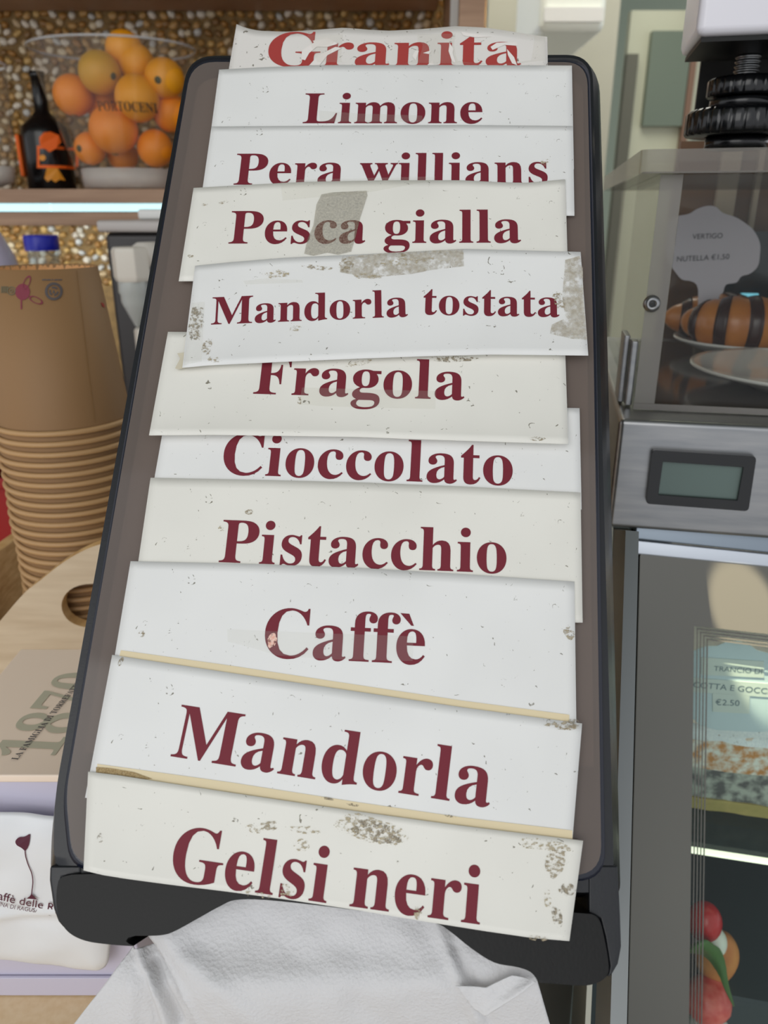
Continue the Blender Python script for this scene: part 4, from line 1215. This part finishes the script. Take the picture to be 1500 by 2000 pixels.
TOM = mat('tomato_skin', (196, 34, 36), .25, sub=.1); MOZ = mat('mozzarella', (236, 236, 224), .4, sub=.2); BAS = mat('basil_leaf', (70, 110, 44), .4); BUN = mat('toasted_bread', (186, 104, 46), .6, noise=(60, (210, 140, 70), .2)); TOM2 = mat('cut_tomato', (206, 64, 56), .3, noise=(140, (226, 110, 96), .15))
sk = thing('tomato_skewer', cs(.08, .0, zd), 'column of tomatoes, mozzarella and basil low in the glass case', 'food')
dq = -.02
ball('tomato', 1376, 1800, 34, dq, TOM, sk, (.95, 1, 1.2)); ball('mozzarella', 1388, 1838, 30, dq+.006, MOZ, sk, (1, 1, 1.1))
ball('bread', 1400, 1868, 42, dq+.012, BUN, sk, (.95, .8, 1.45), 3, .001)
ball('tomato', 1380, 1952, 46, dq-.002, TOM2, sk, (.95, 1, .95), 5, .0015); ball('mozzarella', 1384, 2010, 40, dq+.004, MOZ, sk, (1, 1, .7))
lf = catmull([(1345, 1846, 0), (1365, 1850, 0), (1392, 1862, 0), (1408, 1890, 0), (1420, 1930, 0), (1434, 1966, 0)], 5)
wd_ = [2, 10, 16, 22, 24, 24, 22, 20, 18, 18, 18, 17, 16, 15, 14, 12, 11, 9, 8, 7, 6, 5, 4, 3, 2, 1]
A_, B_ = [], []
for i, p in enumerate(lf):
    h_ = wd_[min(i, len(wd_)-1)]; dd_ = dq-.016-.003*math.sin(i*.4)
    A_.append(onp(p.x+h_*.75, p.y-h_*.5, cs(0, dd_, 1), DD)); B_.append(onp(p.x-h_*.75, p.y+h_*.5, cs(0, dd_-.001, 1), DD))
n_ = len(lf); obj('basil_leaf', A_+B_, [(i, i+1, n_+i+1, n_+i) for i in range(n_-1)], BAS, sk, smooth=True, solid=.0006)

# ---- acrylic box on top
ab = thing('acrylic_cover', cs(.26, .15, ZB), 'thick clear pastry cover box with overhanging lid on the steel case', 'display case')
ZA = 1.3605; ZL = 1.372
e0 = .009; f0 = .0254
cbox('side_wall', e0, e0+.0115, f0, f0+.27, ZB+.0006, ZA, ACRY, ab)
cbox('side_wall_edge', e0+.0002, e0+.0113, f0-.0006, f0-.0001, ZB+.0006, ZA, FROST, ab)
cbox('front_wall', e0+.0117, .56, f0, f0+.004, ZB+.0006, ZA, ACRY, ab)
cbox('front_bottom_edge', e0, .56, f0-.002, f0-.0007, ZB+.0006, ZB+.004, FROST, ab)
cbox('back_wall', e0+.0117, .56, f0+.267, f0+.27, ZB+.0006, ZA, ACRY, ab)
LIDE = clear('lid_cut_edge', (222, 220, 214), .8, .15, .32, (164, 158, 152))
lidp = rounded([(-.002, .018), (.57, .018), (.57, .302), (-.006, .302)], [.006, 0, 0, 0], 3)
vs, fs = prism(lidp, [], lambda l, d: cs(l, d, ZL), (0, 0, ZA+.0003-ZL)); lid = obj('lid', vs, fs, ACRY, ab)
lid.data.materials.append(LIDE)
for p in lid.data.polygons:
    if abs(p.normal.z) < .5: p.material_index = 1
cbox('lid_back_sheet', 0, .56, .02, .30, ZA+.0008, ZA+.0012, FROST, ab)
# screw
sc_ = onp(1273, 593, cs(0, f0-.001, 1), DD)
qd = (-DD).to_track_quat('Z', 'Y')
vv, ff = lathe([(.0046, 0), (.0044, .0016), (.003, .0028), (.0019, .003), (.0017, .0012), (.0003, .0012)], 24); obj('screw', [sc_+qd @ v for v in vv], ff, STEEL, ab, smooth=True)
vv, ff = lathe([(.0018, .0013), (.0003, .0014)], 6); obj('screw_socket', [sc_+qd @ v for v in vv], ff, BLACKGL, ab)
# clip at the lower left
cp0 = cs(-.001, f0+.035, ZB)
cbox('hinge_clip', .001, .0045, f0+.012, f0+.034, ZB+.001, ZB+.040, STEEL, ab, .0008); cbox('hinge_clip', .0047, .0085, f0+.004, f0+.014, ZB+.001, ZB+.038, STEEL, ab, .0008)

# plates, croissants and flavour card inside
PLM = mat('white_porcelain', (224, 222, 216), .12, coat=.3)
cbox('inner_floor', e0+.0125, .555, f0+.0045, f0+.268, ZB+.0004, ZB+.0012, mat('glossy_dark_floor', (66, 58, 54), .12), ab)


def plate(name, c, R, label):
    pr = [(R*.5, 0), (R*.54, 0), (R*.60, .0025), (R*.97, .0105), (R, .0118), (R*.995, .0132), (R*.95, .0125), (R*.62, .0055), (R*.55, .0042), (.0005, .004)]
    vv, ff = lathe(pr, 72, c); return tag(obj(name, vv, ff, PLM, None, smooth=True, origin=c), label, 'plate', 'pastry plates in the case')


z_in = ZB+.0014
zr = z_in+.012
q1 = atZ(1336, 703, zr)-O_; R1 = .076
pc1 = cs(q1.dot(LX)+R1+.002, f0+.0055+R1, z_in)
plate('plate', pc1, R1, 'white porcelain plate nearest the front of the clear pastry cover')
q2 = atZ(1309, 650, zr)-O_; R2 = .057
pc2 = cs(q2.dot(LX)+R2, min(f0+.266-R2, f0+.0055+2*R1+R2+.004), z_in)
plate('plate', pc2, R2, 'white porcelain plate at the back holding the chocolate striped croissants')
CRM = mat('croissant_crust', (176, 100, 38), .35, noise=(30, (212, 142, 62), .25), bump=(120, .4, .001), coat=.3)
CHM = mat('chocolate_stripe', (50, 24, 20), .25)


def croissant(c, ang, s, label, stripes=True):
    e = thing('croissant', c, label, 'pastry', 'croissants in the case')
    n = 41; pts, rr = [], []
    for i in range(n):
        t = i/(n-1)*2-1; a = t*1.2
        pts.append(V((math.sin(a)*.042*s, (1-math.cos(a))*.034*s, 0)))
        rr.append(max(.0015, (.0215*s*(1-abs(t)**2.2*.80)-.0016*s*(1-abs(math.sin(t*9.0))))))
    M = lambda v: c+V((v.x*math.cos(ang)-v.y*math.sin(ang), v.x*math.sin(ang)+v.y*math.cos(ang), v.z+.0195*s))
    P = [M(p) for p in pts]; vv, ff = tube(P, rr, 24); vv = [V((v.x, v.y, max(v.z, c.z+.001))) for v in vv]
    obj('crust', vv, ff, CRM, e, smooth=True)
    if stripes:
        for t0 in (-.70, -.35, .0, .35, .70):
            k0 = int((t0+1)/2*(n-1)); k1 = min(n-1, k0+3)
            vv, ff = tube([P[k] for k in range(k0, k1+1)], [rr[k]+.0008 for k in range(k0, k1+1)], 24); vv = [V((v.x, v.y, max(v.z, c.z+.0015))) for v in vv]
            obj('chocolate_stripe', vv, ff, CHM, e, smooth=True)
    return e


l2_ = (pc2-O_).dot(LX); d2_ = (pc2-O_).dot(DD); pz = z_in+.0060
croissant(cs(l2_-.012, d2_-.026, pz), -.25, 1.0, 'chocolate striped croissant at the front of the rear plate, below the card', True)
croissant(cs(l2_-.020, d2_+.028, pz), .35, .95, 'chocolate striped croissant at the back left of the rear plate', True)
croissant(cs(l2_+.034, d2_+.022, pz), .2, .95, 'chocolate striped croissant at the back right of the rear plate', True)
croissant(cs((pc1-O_).dot(LX)+.034, (pc1-O_).dot(DD)+.004, pz), 1.25, 1.05, 'plain glazed croissant on the front plate cut by the frame edge', False)
# scalloped card VERTIGO
vc = d2_-.003
vpl = lambda x, y, o=0: onp(x, y, cs(0, vc-o, 1), DD)
cen_ = (1398, 482); sc_pts = []
bp_ = [(1302, 470), (1304, 440), (1318, 424), (1345, 418), (1362, 408), (1382, 402), (1398, 404), (1412, 416), (1436, 424), (1456, 436), (1472, 450), (1484, 474), (1484, 500), (1480, 520), (1466, 534), (1448, 540), (1438, 552), (1418, 556), (1412, 572), (1404, 582), (1408, 634), (1366, 634), (1364, 566), (1352, 550), (1332, 546), (1318, 530), (1306, 512), (1300, 490)]
sc_pts = [(p.x, p.y) for p in catmull([(x, y, 0) for x, y in bp_], 3, True)]
vs, fs = prism(sc_pts, [], lambda x, y: vpl(x, y), DD*.001)
vcard = thing('flavour_card', vpl(1388, 594), 'grey white scalloped card lettered VERTIGO standing before the croissants', 'card')
obj('card', vs, fs, mat('grey_white_card', (206, 202, 210), .55), vcard)
CK = mat('charcoal_print', (62, 60, 66), .6)
text('card_lettering', 'VERTIGO', vpl(1352, 467, .0004), vpl(1411, 465, .0004), -DD, CK, vcard)
text('card_lettering', 'NUTELLA €1,50', vpl(1322, 511, .0004), vpl(1424, 506, .0004), -DD, CK, vcard)

# ---- machine standing on the lid: adjustable foot + white housing
mf = thing('coffee_machine', cs(.15, .12, ZL), 'white machine body on a black adjustable knobbed foot above the acrylic lid', 'appliance')
fd = .075
fcp = onp(1437, 280, cs(0, fd, 1), DD); fcp.z = ZL+.0006
zc_ = (fcp-CAM).dot(V((0, cp_, -sp_))); U1 = zc_/1500


def zpx(py): return onp(1437, py, cs(0, fd, 1), DD).z


def knob(name, y0, y1, r, par, flutes, depth=.05):
    z0, z1 = zpx(y0), zpx(y1); h = z1-z0
    pr = [(r*.6, z0), (r*.97, z0+.0003), (r, z0+h*.10), (r, z0+h*.82), (r*.92, z1-.0004), (r*.5, z1), (.001, z1)]
    vs, fs = [], []; n = 180
    c = V((fcp.x, fcp.y, 0))
    vs, fs = lathe(pr, n, c, lambda a, rr, z: 1-depth*(max(0, math.cos(flutes*a))**6) if rr > r*.9 else 1)
    return obj(name, vs, fs, BLACKGL, par, smooth=True)


knob('foot_pad', 293, 266, 57*U1, mf, 3, 0)
knob('adjusting_knob', 267, 214, 98*U1, mf, 30)
knob('collar', 214, 192, 58*U1, mf, 3, 0)
knob('lock_knob', 191, 152, 66*U1, mf, 22)
zb, ze = zpx(153), zpx(70)
pts = []
rs = 23*U1; pr = []
nt_ = 9
for i in range(nt_*4+1):
    zz = zb+(ze-zb)*i/(nt_*4); pr.append((rs*(1.0 if i % 4 in (1, 2) else .86), zz))
vs, fs = lathe(pr, 28, V((fcp.x, fcp.y, 0))); obj('threaded_rod', vs, fs, STEEL, mf, smooth=True)
WM = mat('white_enamel', (222, 220, 226), .25)
fl = (fcp-O_).dot(LX)
wl = lds(1361, 60, fd-.045)[0]; zw = lds(1440, 66, fd-.045)[1]
obj('machine_body', boxv(cs(wl, fd-.045, zw), LX*.34, DD*.060, (0, 0, .30)), BF, WM, mf, bevel=.004)
obj('underframe', boxv(cs(wl+.003, fd-.041, zw-.0022), LX*.33, DD*.054, (0, 0, .002)), BF, BLACKPL, mf)
zu2 = lds(1440, 204, fd+.012)[1]
obj('underframe', boxv(cs(lds(1366, 150, fd+.042)[0], fd+.042, zu2), LX*.33, DD*.004, (0, 0, zw-zu2+.02)), BF, BLACKPL, mf)

# wooden rack and added dark appliance behind the clear cover
rk = thing('pastry_rack', cs(.30, .36, 0), 'brown wooden rack with pale uprights behind the clear pastry cover', 'rack')
RW = mat('rack_brown_wood', (124, 92, 66), .5, noise=(10, (96, 66, 44), .2, (1, 1, 8)))
rl0 = (onp(1318, 400, cs(0, .34, 1), DD)-O_).dot(LX)
cbox('back_panel', rl0, .80, .352, .362, .0, 1.402, RW, rk)
for a, b in ((1398, 1436), (1470, 1480)):
    la, lb = [(onp(x, 400, cs(0, .34, 1), DD)-O_).dot(LX) for x in (a, b)]
    cbox('upright', la, lb, .342, .351, .0, 1.402, mat('pale_upright', (176, 160, 140), .5), rk)
fz = onp(1450, 452, cs(0, .33, 1), DD).z
fg = thing('added_dark_appliance', cs(.30, .335, 0), 'added dark teal glossy appliance with a cyan reflection built as a glowing strip, seen through the pastry cover', 'appliance')
fl0 = (onp(1404, 560, cs(0, .325, 1), DD)-O_).dot(LX)
cbox('added_appliance_body', fl0, .70, .326, .341, .0, fz, mat('dark_teal_gloss', (22, 40, 48), .15), fg)
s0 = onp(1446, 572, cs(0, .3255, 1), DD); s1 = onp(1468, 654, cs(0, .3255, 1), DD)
cbox('cyan_reflection', (s0-O_).dot(LX), (s1-O_).dot(LX), .3235, .3257, s1.z, s0.z, emit('cyan_reflection_glow', (130, 214, 235), .8), fg, .001)  # cyan reflection in the clear cover, built as a glowing strip
